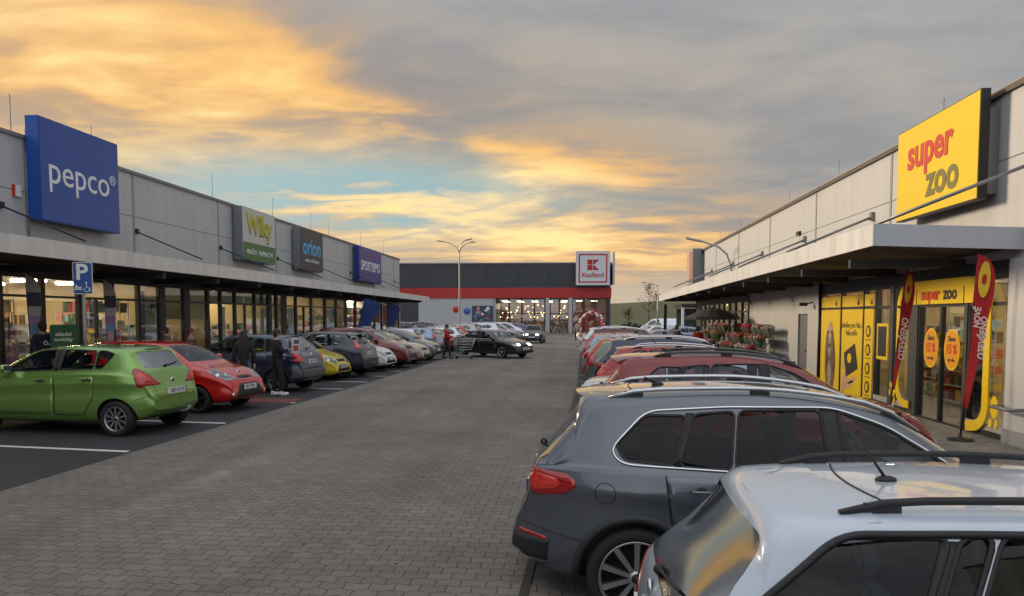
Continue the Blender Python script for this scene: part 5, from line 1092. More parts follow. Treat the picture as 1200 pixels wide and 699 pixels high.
mb.build('k_emblem', s); text_mesh('lettering', 'Kaufland', .82, RK, s, (0, -.032, -.88), (1, 0, 0), (0, 0, 1), bold=.012, ext=.01)
s = empty('supermarket_sign', (4.75, 97.5, 8.4), rz=R(2), label='narrow side-facing sign box at the supermarket corner', cat='shop sign'); mb = MB(); mb.box((-.12, 0, -2.0), (.12, 4.2, 2.1), mat('sign_silver_edge', (.45, .45, .46))); mb.build('box', s); mb = MB(); mb.box((.121, .1, -1.9), (.14, 4.1, 2.0), WS); mb.build('face', s)
# ------------------------------------------------------------ cars: near ones first
HL = -7       # heading of a nose pointing right, following the skewed bays
DG_ = paint('graphite', (.115, .130, .158), .5, .22)
TOV = dict(dlo=[(.76, 1.26), (.84, 1.165), (1.8, 1.125), (3.28, 1.085), (3.06, 1.235), (2.70, 1.455), (2.35, 1.57), (1.6, 1.565), (1.02, 1.53)], clad=[(1.35, .27), (3.05, .26), (3.05, .40), (1.35, .40)], rod=0, spx=(.47, .86), spc=.2, tr=1.1, tk=.40, rev=0, axr=.96, rw=[(-.64, 1.15), (.64, 1.15), (.52, 1.49), (-.52, 1.49)], tail=[(12, 1.09), (12, .93), (45, .89), (68, .91), (82, 1.0), (75, 1.07), (45, 1.11)])
RIMK[0] = .76
tig, S, bv = make_car('suv', 'dark grey SUV with chrome window line and silver roof rails beside the white estate', 'suv', DG_, 0, 1, 1, 1.03, ov=TOV, rails=(mat('rail_silver', (.62, .63, .65), .25, .9), .75, 2.95), spokes=10, glass=TINT, chrome_dlo=True, cladding=True, Rw=.368)
RIMK[0] = .70
band(bv, [(.90 + .08 * (y / .55) ** 2, y) for y in [(-.44 + .88 * k / 14) for k in range(15)]], .010, 'top', BLACK, .0015, closed=False).build('tailgate_gap', tig)
place_rear(tig, S, -.47, 6.27, -3); tig.location.z = -.17
mb = band(bv, [(.73 + .075 * math.cos(a), .99 + .075 * math.sin(a)) for a in [2 * math.pi * k / 28 for k in range(28)]], .006, 'side-', BLACK, .001); mb.build('fuel_cap_gap', tig)
LOWG = mat('bumper_grey', (.030, .032, .037), .45, .2)
mb = MB()
for s in (-1, 1): patch(bv, [(180 + s * a, b) for a, b in ((0, .42), (70, .42), (72, .62), (0, .64))], 'rad', LOWG, .010, .05, .02, C=(.62, .22 * s), mb=mb)
mb.build('rear_bumper_skirt', tig)
for s in (-1, 1):
    A = [(180 - s * a if s > 0 else 180 + a, b) for a, b in ((34, .60), (56, .58), (56, .625), (34, .645))]; patch(bv, A, 'rad', TAIL, .012, .04, .02, C=(.62, .22 * s)).build('rear_reflector', tig)


WH1 = paint('pale_white', (.52, .59, .69), .05, .3); WOV = dict(rod=1, spx=(.50, .86), spc=.24, tr=1.0, tk=.30, raily=.51, lean=.34, rw=[(-.68, .97), (.68, .97), (.545, 1.34), (-.545, 1.34)], dlow=.032, dlom=BLACK, dlo=[(.40, 1.09), (.52, 1.0), (2.99, 1.01), (2.83, 1.14), (2.44, 1.37), (2.05, 1.415), (1.2, 1.40), (.74, 1.385)],
    side=[[(.42, 1.10), (.52, 1.02), (.98, 1.02), (1.14, 1.385), (.74, 1.375)], [(1.03, 1.02), (1.14, 1.02), (1.30, 1.395), (1.18, 1.39)], [(1.17, 1.02), (1.98, 1.02), (1.95, 1.41), (1.33, 1.40)], [(2.10, 1.02), (2.98, 1.03), (2.82, 1.12), (2.42, 1.36), (2.06, 1.41)]])
wag, S, bv = make_car('estate_car', 'white estate car with black roof rails and a roof aerial, closest to the camera', 'wagon', WH1, 0, 1, 1, 1.02, chrome_dlo=True, ov=WOV, rails=(BLACK, .78, 2.75), spokes=5, glass=CGLASS)
band(bv, [(.955 + .10 * (y / .55) ** 2, y) for y in [(-.44 + .88 * k / 14) for k in range(15)]], .010, 'top', BLACK, .0015, closed=False).build('tailgate_gap', wag)
place_rear(wag, S, .30, 3.60, -2); wag.location.z = -.15
GR1 = paint('lime_green', (.22, .40, .09), .5, .26)
grn, S, bv = make_car('hatchback', 'light green five-door hatchback parked nose-in beside the disabled parking sign', 'hatch', GR1, 0, 1.07, 1.0, 1.07, ov=dict(axr=.60, tk=.28, rod=0, hb=0, spx=(.42, .66)), spokes=10, Rw=.315)
place_rear(grn, S, -7.32, 13.02, 174)
RD1 = paint('bright_red', (.55, .010, .008), .1, .22)
yov = dict(head=[(16, .70), (36, .66), (74, .90), (66, .96), (30, .80)], grille=[(-.30, .70), (.30, .70), (.22, .76), (-.22, .76)], intake=[(-.62, .24), (.62, .24), (.36, .60), (-.36, .60)], rod=1)
yar, S, bv = make_car('hatchback', 'bright red hatchback with black grille facing the lane, next to the light green one', 'hatch', RD1, 0, 1.04, 1.02, 1.05, ov=yov, spokes=5, rimm=mat('dark_alloy', (.06, .06, .065), .3, .8))
place_nose(yar, S, -7.35, 16.15, HL)
for s in (-1, 1): mb = MB(); h = bv.ray_cast(Vector((9, .62 * s, .40)), Vector((-1, 0, 0)))[0]; mb.lathe([(.055, 0), (.05, .012), (.001, .016)], CHROME, 'x', (h.x, h.y, h.z), 14); mb.build('fog_lamp', yar)
mb = band(bv, [(-.30, .735), (-.15, .725), (0, .70), (.15, .725), (.30, .735)], .02, 'front', CHROME, .008, closed=False); mb.build('grille_bar', yar)
BL1 = paint('steel_blue', (.035, .060, .105), .5, .3)
pic, S, bv = make_car('minivan', 'dark blue compact minivan parked nose-in with a shopper behind it', 'minivan', BL1, 0, ov=dict(rod=1, spx=(.60, .84)), spokes=7)
for y_ in (0,): band(bv, [(.70, y) for y in [(-.55 + 1.1 * k / 12) for k in range(13)]], .010, 'top', BLACK, .0015, closed=False).build('tailgate_gap', pic)
place_rear(pic, S, -7.42, 20.5, 173)
patch(bv, [(-.80, .40), (.80, .40), (.80, .64), (-.80, .64)], 'rear', mat('bumper_plum', (.10, .095, .10), .5), .01, .06, .02).build('rear_bumper_skirt', pic)
for z in (1.02, 1.08): band(bv, [(-.5, z), (0, z), (.5, z)], .02, 'rear', CHROME, .006, closed=False).build('tailgate_trim', pic)
# red crossover with dark roof, right row
RD2 = paint('deep_red', (.19, .008, .010), .3, .25)
cro, S, bv = make_car('crossover', 'deep red crossover with grey rails, nearest of the red cars in the right row', 'suv', RD2, 0, .98, 1, .975, ov=dict(rod=0, spx=(.34, .74)), rails=(mat('rail_grey', (.10, .105, .11), .4, .5), .95, 2.8), spokes=5)
place_rear(cro, S, .14, 10.4, HL)
patch(bv, [(1.0, -.52), (2.7, -.52), (2.7, .52), (1.0, .52)], 'top', mat('roof_black_gloss', (.022, .024, .028), .15, coat=1), .004, .1, .004).build('roof_panel', cro)
sil, S, bv = make_car('sedan', 'white saloon with its boot sticking out between two red cars in the right row', 'sedan', paint('pearl_white', (.60, .64, .70), .2, .3), 1)
place_rear(sil, S, .10, 12.75, HL)
rh, S, bv = make_car('hatchback', 'wine red hatchback with silver rails, second red car in the right row', 'hatch', paint('wine_red', (.30, .010, .014), .35, .3), 1, 1.08, 1.02, 1.04, rails=(mat('rail_silver', (.62, .63, .65), .25, .9), .7, 2.4))
place_rear(rh, S, .36, 15.2, HL)
yel, S, bv = make_car('hatchback', 'small yellow hatchback with its bonnet towards the lane', 'hatch', paint('taxi_yellow', (.62, .48, .02), .1, .3), 1, .98, .97, .98, spokes=5)
place_nose(yel, S, -7.65, 23.9, HL)
sce, S, bv = make_car('minivan', 'charcoal compact minivan parked nose-in behind the yellow hatchback', 'minivan', paint('charcoal', (.028, .036, .052), .45, .3), 1, 1, 1, .99, ov=dict(tail=[(34, .98), (60, 1.0), (56, 1.40), (44, 1.40)]), spokes=5)
place_rear(sce, S, -7.2, 25.6, 173)
dkr, S, bv = make_car('suv', 'maroon SUV with large clear headlights facing the lane', 'suv', paint('maroon', (.15, .018, .018), .4, .3), 1, 1.0, 1, 1.0, ov=dict(rod=0, head=[(18, .80), (40, .78), (66, .95), (56, 1.02), (24, .95)]))
place_nose(dkr, S, -6.75, 30.3, HL)
pas, S, bv = make_car('sedan', 'black saloon with lit headlights turning out of the left row', 'sedan', paint('black', (.010, .011, .013), .3, .2), 1, 1.02, 1, 1.0, lamps_on=True, ov=dict(dlo=[(1.0, 1.06), (1.34, 1.00), (3.2, .96), (2.98, 1.09), (2.56, 1.33), (2.1, 1.39), (1.6, 1.385), (1.25, 1.32)]), chrome_dlo=True)
place_nose(pas, S, -2.55, 37.6, -36)
sml, S, bv = make_car('hatchback', 'small black hatchback with lit headlights driving towards the camera', 'hatch', paint('black', (.010, .011, .013), .3, .2), 1, .9, .95, 1.0, lamps_on=True)
place_nose(sml, S, -3.55, 58.6, -93)

# farther cars: one body of each kind, then copies repainted
def recolor(o, new):
    for ch in [o] + list(o.children_recursive):
        if ch.type == 'MESH':
            for i, sl in enumerate(ch.material_slots):
                if sl.material and sl.material.name == 'paint_proto': sl.link = 'OBJECT'; sl.material = new
PP = paint('proto', (.5, .5, .5)); PROTO = {}
def far(kind): 
    if kind not in PROTO:
        r = {'hatch': (1, 1, 1), 'suv': (.98, .98, .98), 'wagon': (1.05, 1, 1.0), 'sedan': (1, 1, 1), 'minivan': (1, 1, 1), 'van': (1, 1, 1)}[kind]
        o, S, _ = make_car({'hatch': 'hatchback', 'wagon': 'estate_car'}.get(kind, kind), 'x', kind, PP, 2, *r, rails=(mat('rail_silver', (.62, .63, .65), .25, .9), .8, 2.8) if kind in ('suv', 'wagon') else None, cat='van' if kind == 'van' else 'car')
        PROTO[kind] = [o, S, False]
    return PROTO[kind]
GROUPN = {}
def put(kind, mode, x, y, head, colr, label, group=None):
    p = far(kind)
    if p[2]: o = copy_tree(p[0])
    else: o = p[0]; p[2] = True
    bpy.context.view_layer.update() if False else None
    (place_rear if mode == 'r' else place_nose)(o, p[1], x, y, head); o['label'] = label
    PENDING.append((o, colr))
    if group: o['group'] = group
    return o
PENDING = []
C_ = dict(white=paint('white', (.68, .72, .79)), silver=paint('silver', (.36, .38, .40), .7), lblue=paint('pale_blue', (.26, .36, .50), .4), grey=paint('mid_grey', (.12, .13, .145), .5), black=paint('black', (.01, .011, .013)), red=paint('bright_red', (.48, .012, .012)), blue=paint('mid_blue', (.03, .08, .26), .4), dred=paint('oxblood', (.08, .010, .012), .4), green=paint('grey_green', (.13, .17, .15), .5), navy=paint('navy', (.012, .022, .055), .4), beige=paint('warm_silver', (.42, .38, .33), .6), orange=paint('rust_red', (.36, .05, .02), .3))
GL, GRr, GB, GE = 'cars parked along the left bays', 'cars parked in the right bays', 'cars parked in front of the supermarket', 'cars parked beyond the right building'
put('hatch', 'n', -7.15, 28.2, HL, C_['white'], 'white hatchback showing only its bonnet and plate between charcoal minivan and maroon SUV', GL)
put('sedan', 'n', -6.72, 33.0, HL, C_['beige'], 'warm silver saloon nosing out just beyond the maroon SUV', GL)
put('hatch', 'n', -6.68, 35.6, HL, C_['grey'], 'grey hatchback nosing out, last car before the shopper in red', GL)
put('hatch', 'r', -8.4, 40.3, 173, C_['white'], 'white hatchback with its tail to the lane, left of the pale blue one', GL)
put('hatch', 'r', -7.9, 42.8, 173, C_['lblue'], 'pale blue hatchback parked tail-out behind the shopper in red', GL)
put('sedan', 'n', -7.0, 45.2, HL, C_['orange'], 'rust red saloon mostly hidden behind the black turning saloon', GL)
put('wagon', 'r', -7.2, 47.8, 173, C_['white'], 'white estate car just behind the roof of the black turning saloon', GL)
put('hatch', 'r', -7.2, 50.2, 173, C_['red'], 'bright red hatchback deep in the left row near the tall street lamp', GL)
put('wagon', 'n', -6.8, 52.8, HL, C_['white'], 'white estate car facing the lane near the end of the left row', GL)
put('suv', 'r', -7.0, 55.4, 173, C_['silver'], 'silver SUV closing the left row before the supermarket', GL)
put('suv', 'r', -6.2, 62.5, 173, C_['white'], 'white SUV with dark windows parked in front of the supermarket glass', GB)
put('hatch', 'n', -4.9, 66.0, HL, C_['silver'], 'silver hatchback behind the white SUV before the supermarket', GB)
put('minivan', 'n', -4.4, 70.0, HL, C_['white'], 'white compact minivan nearest the supermarket entrance', GB)
put('hatch', 'n', -3.8, 75.0, HL, C_['blue'], 'vivid blue hatchback in front of the glowing supermarket window', GB)
put('suv', 'r', -13.3, 62, 173, C_['navy'], 'navy SUV by the foot of the tall street lamp', GB)
put('suv', 'r', -17.2, 62, 173, C_['grey'], 'grey SUV before the dark corner of the supermarket', GB)
put('suv', 'n', -11.6, 68, HL, C_['black'], 'black SUV in the rear rank before the white supermarket wall', GB)
put('wagon', 'n', -17.8, 69, HL, C_['navy'], 'navy estate car in the rear rank at the dark supermarket wall', GB)
put('suv', 'r', .38, 17.7, HL, C_['navy'], 'dark navy SUV with silver rails behind the wine red hatchback', GRr)
put('hatch', 'r', .30, 20.2, HL, C_['green'], 'grey-green hatchback behind the dark navy SUV in the right row', GRr)
put('hatch', 'r', .28, 22.6, HL, C_['orange'], 'rust red hatchback between grey-green and silver hatchbacks, right row', GRr)
put('wagon', 'r', .25, 25.0, HL, C_['silver'], 'silver estate car midway along the right row', GRr)
put('hatch', 'r', .25, 27.4, HL, C_['lblue'], 'pale blue hatchback midway along the right row', GRr)
put('hatch', 'r', .25, 29.8, HL, C_['red'], 'bright red hatchback just before the oxblood SUV in the right row', GRr)
put('suv', 'r', .3, 32.4, HL, C_['dred'], 'oxblood SUV near the far end of the right row', GRr)
put('suv', 'r', .2, 36.2, HL, C_['white'], 'white SUV at the far end of the right row by the balloon arch', GRr)
put('sedan', 'r', 2.6, 40.5, HL, C_['silver'], 'silver saloon beyond the white SUV, last in the right row', GRr)
put('hatch', 'n', 9.5, 50, HL, C_['lblue'], 'pale blue hatchback under the far tip of the right canopy', GE)
put('sedan', 'n', 9.8, 53, HL, C_['silver'], 'silver saloon beyond the pale blue hatchback past the right building', GE)
put('wagon', 'n', 9.6, 57, HL, C_['white'], 'white estate car past the far end of the right building', GE)
put('hatch', 'n', 9.0, 61, HL, C_['beige'], 'warm silver hatchback beyond the white estate past the right building', GE)
put('van', 'r', 11.8, 84, 174, C_['white'], 'white panel van parked below the grassy hill', None)
bpy.context.view_layer.update()
for o, c in PENDING: recolor(o, c)

# ------------------------------------------------------------ people
def skin_mesh(nodes, edges, m, lv=1, extra=None):
    me = bpy.data.meshes.new('skin'); names = list(nodes); me.from_pydata([nodes[n][0] for n in names], [(names.index(a), names.index(b)) for a, b in edges], [])
    o = bpy.data.objects.new('skin', me); col.objects.link(o); md = o.modifiers.new('s', 'SKIN'); md.use_smooth_shade = True
    for i, n in enumerate(names):
        r = nodes[n][1]; r = r if isinstance(r, tuple) else (r, r); me.skin_vertices[0].data[i].radius = r; me.skin_vertices[0].data[i].use_root = (i == 0)
    sb = o.modifiers.new('b', 'SUBSURF'); sb.levels = lv; sb.render_levels = lv
    out = bpy.data.meshes.new_from_object(o.evaluated_get(bpy.context.evaluated_depsgraph_get())); bpy.data.objects.remove(o)
    out.materials.clear(); out.materials.append(m)
    if extra:
        bm = bmesh.new(); bm.from_mesh(out)
        for c, r in extra: bmesh.ops.create_uvsphere(bm, u_segments=8, v_segments=6, radius=1, matrix=Matrix.Translation(c) @ Matrix.Diagonal((*r, 1)))
        for f in bm.faces: f.smooth = True
        bm.to_mesh(out); bm.free()
    return out
SK_ = mat('skin', (.48, .29, .21), .55)
def person(label, x, y, z, face, h=1.75, jacket=(.02, .02, .025), trousers=(.02, .02, .025), hair=(.03, .02, .015), shoes=(.03, .03, .03), arms='down', stride=0.0, longhair=False, hat=None, lean=0.0, group=None):
    k = h / 1.75; P = empty('person', (x, y, z), R(face), label, 'person', group); v = lambda a, b, c: (a * k + lean * max(0, c - .95) * k, b * k, c * k)
    n = {'pelvis': (v(0, 0, .96), (.10 * k, .085 * k)), 'waist': (v(0, 0, 1.12), (.10 * k, .082 * k)), 'chest': (v(0, 0, 1.33), (.155 * k, .115 * k)), 'nb': (v(-.01, 0, 1.47), .065 * k), 'neck': (v(.0, 0, 1.53), .052 * k), 'head': (v(.015, 0, 1.63), (.078 * k, .092 * k)), 'top': (v(.01, 0, 1.70), (.066 * k, .078 * k))}
    e = [('pelvis', 'waist'), ('waist', 'chest'), ('chest', 'nb'), ('nb', 'neck'), ('neck', 'head'), ('head', 'top')]
    for s, q in ((1, 'l'), (-1, 'r')):
        st = stride * s
        n['sh' + q] = (v(0, .175 * s, 1.42), .058 * k)
        if arms == 'down': el, wr, ha = v(-.03 + st * .3, .235 * s, 1.14), v(.03 + st * .7, .255 * s, .90), v(.05 + st * .8, .255 * s, .82)
        elif arms == 'hold': el, wr, ha = v(.04, .23 * s, 1.16), v(.26, .17 * s, 1.20), v(.33, .15 * s, 1.23)
        elif arms == 'push': el, wr, ha = v(.05, .22 * s, 1.16), v(.32, .20 * s, 1.06), v(.40, .19 * s, 1.05)
        n['el' + q] = (el, .046 * k); n['wr' + q] = (wr, .029 * k); n['ha' + q] = (ha, (.034 * k, .022 * k))
        d = (Vector(ha) - Vector(wr)).normalized(); side = Vector((0, 1, 0)) if abs(d.y) < .8 else Vector((1, 0, 0)); across = d.cross(side).normalized() if arms == 'down' else side
        hv = Vector(ha)
        for i, (o_, ln) in enumerate(((-.027, .062), (-.009, .072), (.009, .068), (.027, .052))):
            a = hv + across * o_ * k + d * .035 * k; b = a + d * ln * .55 * k + Vector((.0, -s * .010, -.004)) * k; c = b + (d * .8 + Vector((0, -s * .5, 0))).normalized() * ln * .5 * k
            n['f%d' % i + q] = (tuple(a), .009 * k); n['g%d' % i + q] = (tuple(b), .0085 * k); n['t%d' % i + q] = (tuple(c), .007 * k)
            e += [('ha' + q, 'f%d' % i + q), ('f%d' % i + q, 'g%d' % i + q), ('g%d' % i + q, 't%d' % i + q)]
        tb = hv + across * -.034 * k - d * .005; n['th' + q] = (tuple(tb + (d * .5 - across).normalized() * .022 * k), .010 * k); n['tt' + q] = (tuple(tb + (d - across * .8).normalized() * .055 * k), .008 * k); e += [('ha' + q, 'th' + q), ('th' + q, 'tt' + q)]
        n['hip' + q] = (v(0, .092 * s, .90), .078 * k); n['kn' + q] = (v(.02 - st, .10 * s, .50), .060 * k); n['an' + q] = (v(-.01 - st * 1.7, .10 * s, .09), .040 * k); n['to' + q] = (v(.12 - st * 1.7, .115 * s, .045), .036 * k)
        e += [('chest', 'sh' + q), ('sh' + q, 'el' + q), ('el' + q, 'wr' + q), ('wr' + q, 'ha' + q), ('pelvis', 'hip' + q), ('hip' + q, 'kn' + q), ('kn' + q, 'an' + q), ('an' + q, 'to' + q)]
    hx = Vector(n['head'][0]); ex = [((hx.x + .098 * k, 0, hx.z - .005), (.016 * k, .012 * k, .022 * k))] + [((hx.x - .005, s * .080 * k, hx.z), (.018 * k, .010 * k, .028 * k)) for s in (-1, 1)]
    link('body', skin_mesh(n, e, SK_, 1, ex), P)
    mb = MB()
    for s in (-1, 1): mb.ball((hx.x + .082 * k, s * .032 * k, hx.z + .018 * k), .010 * k, BLACK, 6, 5)
    mb.build('eyes', P); mb = MB(); mb.ball((hx.x + .086 * k, 0, hx.z - .045 * k), .016 * k, mat('lips', (.35, .10, .09)), 8, 5, (.5, 1.3, .35)); mb.build('mouth', P)
    jm = mat('cloth_%d_%d_%d' % tuple(int(c * 999) for c in jacket), jacket, .85, bump=.4, bscale=14); tm = mat('cloth_%d_%d_%d' % tuple(int(c * 999) for c in trousers), trousers, .85, bump=.4, bscale=14); hm = mat('hair_%d' % int(hair[0] * 999), hair, .7, bump=.5, bscale=60)
    ks = ['pelvis', 'waist', 'chest', 'nb'] + [a + q for q in 'lr' for a in ('sh', 'el', 'wr')]
    jn = {a: (n[a][0], tuple(r + (.055 if a == 'waist' else .028) * k for r in n[a][1]) if isinstance(n[a][1], tuple) else n[a][1] + .020 * k) for a in ks}; jn['pelvis'] = (v(0, 0, .70), (.170 * k, .140 * k))
    link('jacket', skin_mesh(jn, [q for q in e if q[0] in jn and q[1] in jn], jm), P)
    ks = ['pelvis'] + [a + q for q in 'lr' for a in ('hip', 'kn', 'an')]; tn = {a: (n[a][0] if a != 'pelvis' else v(0, 0, 1.12), tuple(r + .035 for r in n[a][1]) if isinstance(n[a][1], tuple) else n[a][1] + (.030 if a[:3] == 'hip' else .018) * k) for a in ks}
    link('trousers', skin_mesh(tn, [q for q in e if q[0] in tn and q[1] in tn], tm), P)
    for q in 'lr':
        a = Vector(n['an' + q][0]); sh = MB(); sh.ball((a.x + .06 * k, a.y, a.z - .04 * k), .06 * k, mat('shoe_%d' % int(shoes[0] * 99), shoes, .5), 10, 7, (2.25, .82, .85)); sh.ball((a.x - .01, a.y, a.z), .055 * k, mat('shoe_%d' % int(shoes[0] * 99), shoes, .5), 8, 6, (1, .95, 1)); sh.build('shoe', P)
    mb = MB(); mb.ball((hx.x - .022 * k, 0, hx.z + .035 * k), .108 * k, mat('hat_cloth', hat, .9) if hat else hm, 14, 10, (.95, .86, .98))
    mb.ball((hx.x - .05 * k, 0, hx.z - .01 * k), .085 * k, hm, 12, 8, (.8, .95, 1.15))
    if longhair: mb.ball((hx.x - .085 * k, 0, hx.z - .20 * k), .13 * k, hm, 12, 10, (.42, .95, 2.5))
    mb.build('hair' if not hat else 'hat', P); return P
person('man in a dark navy jacket seen from behind at the left shop window', -12.95, 17.0, .117, 160, 1.86, (.014, .018, .045), (.03, .035, .05), shoes=(.03, .03, .03))
o = [c for c in bpy.data.objects if c.get('label', '').startswith('man in a dark navy')][0]
mb = MB(); mb.lathe([(.055, 0), (.055, .006), (.035, .006), (.035, 0)], W_, 'x', (-.165, .02, 1.36), 16); mb.ball((-.166, -.08, 1.32), .035, W_, 8, 5, (.15, 1.6, .5)); mb.build('jacket_emblem', o)
person('woman with long dark hair in a black coat standing behind the red hatchback', -8.55, 18.45, 0, 115, 1.74, (.016, .014, .014), (.09, .13, .20), hair=(.028, .018, .012), longhair=True, shoes=(.04, .03, .03))
bm_ = person('man in black with white trainers carrying a box at the tail of the blue minivan', -7.95, 19.15, 0, 35, 1.78, (.012, .012, .013), (.012, .012, .014), shoes=(.75, .75, .75), arms='hold', stride=.05)
bx = empty('toy_box', (-7.95 + .42 * math.cos(R(35)), 19.15 + .42 * math.sin(R(35)), 1.14), R(35) , 'pale printed cardboard box held by the man in black', 'box')
mb = MB(); mb.box((-.09, -.22, 0), (.12, .22, .40), mat('box_print', (.50, .52, .58), .5)); mb.build('carton', bx); mb = MB(); mb.box((-.10, -.16, .08), (-.091, .02, .3), mat('box_dark', (.05, .07, .12))); mb.box((-.05, -.228, .06), (.09, -.221, .2), mat('box_red', (.4, .05, .05))); mb.box((-.03, -.226, .25), (.1, -.2205, .35), mat('box_dark', (.05, .07, .12))); mb.build('printed_panel', bx)
person('brown-haired shopper in a tan coat behind the red hatchback roof', -12.6, 22.0, .117, 200, 1.66, (.16, .11, .08), (.05, .05, .06), hair=(.07, .035, .02), lean=.15)
person('shopper in a dusty pink beanie walking behind the red hatchback bonnet', -12.7, 23.5, .117, -10, 1.62, (.14, .09, .07), (.05, .05, .06), hat=(.30, .08, .10))
person('shopper in a red jacket pushing a trolley beside the black saloon', -6.55, 37.2, 0, 0, 1.72, (.42, .015, .012), (.02, .02, .03), arms='push', stride=.12, hair=(.06, .02, .015))
person('shopper in dark clothes on the left pavement near the blue flags', -12.6, 44.5, .117, -60, 1.78, (.02, .02, .025), (.02, .02, .03))
person('shopper in a crimson coat by the flower stands under the right canopy', 5.2, 32.6, 0, 60, 1.70, (.34, .012, .015), (.02, .02, .03), hair=(.03, .02, .02))
person('shopper in dark coat beside the grey parasol', 4.7, 35.5, 0, 20, 1.72, (.02, .02, .028), (.02, .02, .03))
person('man in navy standing at the door of the white van', 8.6, 79.5, 0, -90, 1.8, (.015, .02, .05), (.02, .02, .03))
person('person in a pale top waiting by the balloon arch', .0, 66, 0, -90, 1.7, (.35, .33, .25), (.02, .02, .03))
person('shopper inside the pet shop doorway', 8.3, 16.1, .008, 180, 1.7, (.05, .03, .03), (.03, .03, .03))

# ------------------------------------------------------------ trolleys
def trolley(x, y, rz, label):
    t = empty('shopping_trolley', (x, y, 0), R(rz), label, 'shopping trolley'); mb = MB(); WI = mat('trolley_wire', (.45, .46, .48), .3, .8)
    def ring(z, x0, x1, w): return [(x0, -w, z), (x1, -w * .8, z), (x1, w * .8, z), (x0, w, z)]
    for k, z in enumerate((.45, .58, .72, .86, 1.0)): mb.tube(ring(z, .0 - .02 * k, .70 + .05 * k, .22 + .012 * k), .009, WI, 5, True)
    for k in range(9): f_ = k / 8; mb.tube([(.0 + .70 * f_, -.22 * (1 - .2 * f_), .45), (-.08 + .98 * f_, -.27 * (1 - .2 * f_), 1.0)], .006, WI, 4); mb.tube([(.0 + .70 * f_, .22 * (1 - .2 * f_), .45), (-.08 + .98 * f_, .27 * (1 - .2 * f_), 1.0)], .006, WI, 4)
    for k in range(6): yy = -.2 + .08 * k; mb.tube([(0, yy, .45), (.7, yy * .8, .45), (.9, yy * .85, 1.0)], .006, WI, 4)
    mb.build('basket', t); mb = MB(); mb.tube([(-.08, -.24, 1.0), (-.1, -.24, .5), (-.05, -.25, .16), (.75, -.2, .14)], .013, WI, 6); mb.tube([(-.08, .24, 1.0), (-.1, .24, .5), (-.05, .25, .16), (.75, .2, .14)], .013, WI, 6); mb.build('frame', t)
    mb = MB(); mb.tube([(-.12, -.27, 1.04), (-.12, .27, 1.04)], .018, mat('handle_red', (.45, .02, .02)), 8); mb.build('handle', t)
    for a, b in ((-.02, -.25), (-.02, .25), (.72, -.2), (.72, .2)): mb = MB(); mb.lathe([(.001, -.015), (.06, -.015), (.06, .015), (.001, .015)], RUBBER, 'y', (a, b, .062), 12); mb.build('wheel', t)
    return t
trolley(-6.02, 37.2, 0, 'wire shopping trolley pushed by the shopper in red'); trolley(.35, 52, 100, 'wire shopping trolley left at the lane edge beside the right row')

# ------------------------------------------------------------ feather flags, signs, lamps
def feather(label, base, top, w, cols, texts=(), rdir=(1, 0, 0), group=None, z0=.55, logo=None):
    F = empty('feather_flag', base, 0, label, 'flag', group); b = Vector((0, 0, 0)); t = Vector(top) - Vector(base); r = Vector(rdir).normalized(); n = r.cross(Vector((0, 0, 1)))
    mb = MB(); mb.tube([b, t * .35, t * .8, t], [.018, .014, .008, .005], BLACK, 6); mb.build('pole', F); mb = MB(); mb.lathe([(.20, 0), (.20, .035), (.03, .05), (.03, .12), (.001, .12)], BLACK, 'z', n=20); mb.build('base', F)
    K = 22; H_ = t.z; vs = []; fs = []; ms = []
    mb = MB(); P0 = []
    for i in range(K + 1):
        f_ = i / K; z = z0 + (H_ - z0) * f_; c = t * (z / H_); ww = w * (min(1, .22 + f_ * 1.05)) * (math.sqrt(max(0, 1 - max(0, (f_ - .80) / .2) ** 2))); bulge = .03 * math.sin(f_ * 9)
        P0.append((c + n * bulge, c + r * ww + n * (bulge + .012 * math.sin(f_ * 14))))
    for i in range(K):
        a, b_ = P0[i]; c, d = P0[i + 1]; f_ = (i + .5) / K; m_ = cols[min(len(cols) - 1, int(f_ * len(cols)))]
        mb.add([a - n * .002, b_ - n * .002, d - n * .002, c - n * .002, a + n * .002, b_ + n * .002, d + n * .002, c + n * .002], [(0, 1, 2, 3), (7, 6, 5, 4), (0, 3, 7, 4), (1, 5, 6, 2)], m_)
    cl = mb.build('cloth', F)
    up = t.normalized()
    for body, size, fz, fx, m_, bold in texts:
        c = t * (fz) + r * w * fx + n * .045; text_mesh('lettering', body, size, m_, cl, c, up, -r, bold=bold, ext=.001, shear=.25)
    if logo:
        c = t * .86 + r * w * .46 + n * .05; q = MB(); q.prism([c + r * w * .30 * math.cos(a) + up * .30 * math.sin(a) for a in [2 * math.pi * k / 18 for k in range(18)]], n * .004, logo[0]); q.build('emblem', cl); q = MB(); q.prism([c + n * .006 + r * w * .13 * math.cos(a) + up * .09 * math.sin(a) for a in [2 * math.pi * k / 12 for k in range(12)]], n * .003, logo[1]); q.build('emblem_mark', cl)
    return F
FRD = mat('flag_red', (.48, .015, .018), .75, bump=.2); WT = mat('flag_white_text', (.75, .72, .68), .7); YF = mat('flag_yellow', (.75, .50, .03), .7)
feather('red feather flag reading NOVĚ OTEVŘENO, the nearer one by the pet shop door', (6.50, 13.12, .008), (6.62, 13.02, 3.16), .28, [FRD], [('NOVĚ', .125, .66, .30, WT, .003), ('OTEVŘENO', .135, .55, .66, WT, .003)], (.86, -.5, 0), 'red flags at the pet shop', logo=(YF, FRD))
feather('red feather flag farther from the pet shop door, before the yellow posters', (6.62, 16.3, .008), (6.88, 16.35, 3.12), .22, [FRD], [('OTEVŘENO', .17, .52, .5, WT, .004)], (.86, -.5, 0), 'red flags at the pet shop', logo=(YF, FRD))
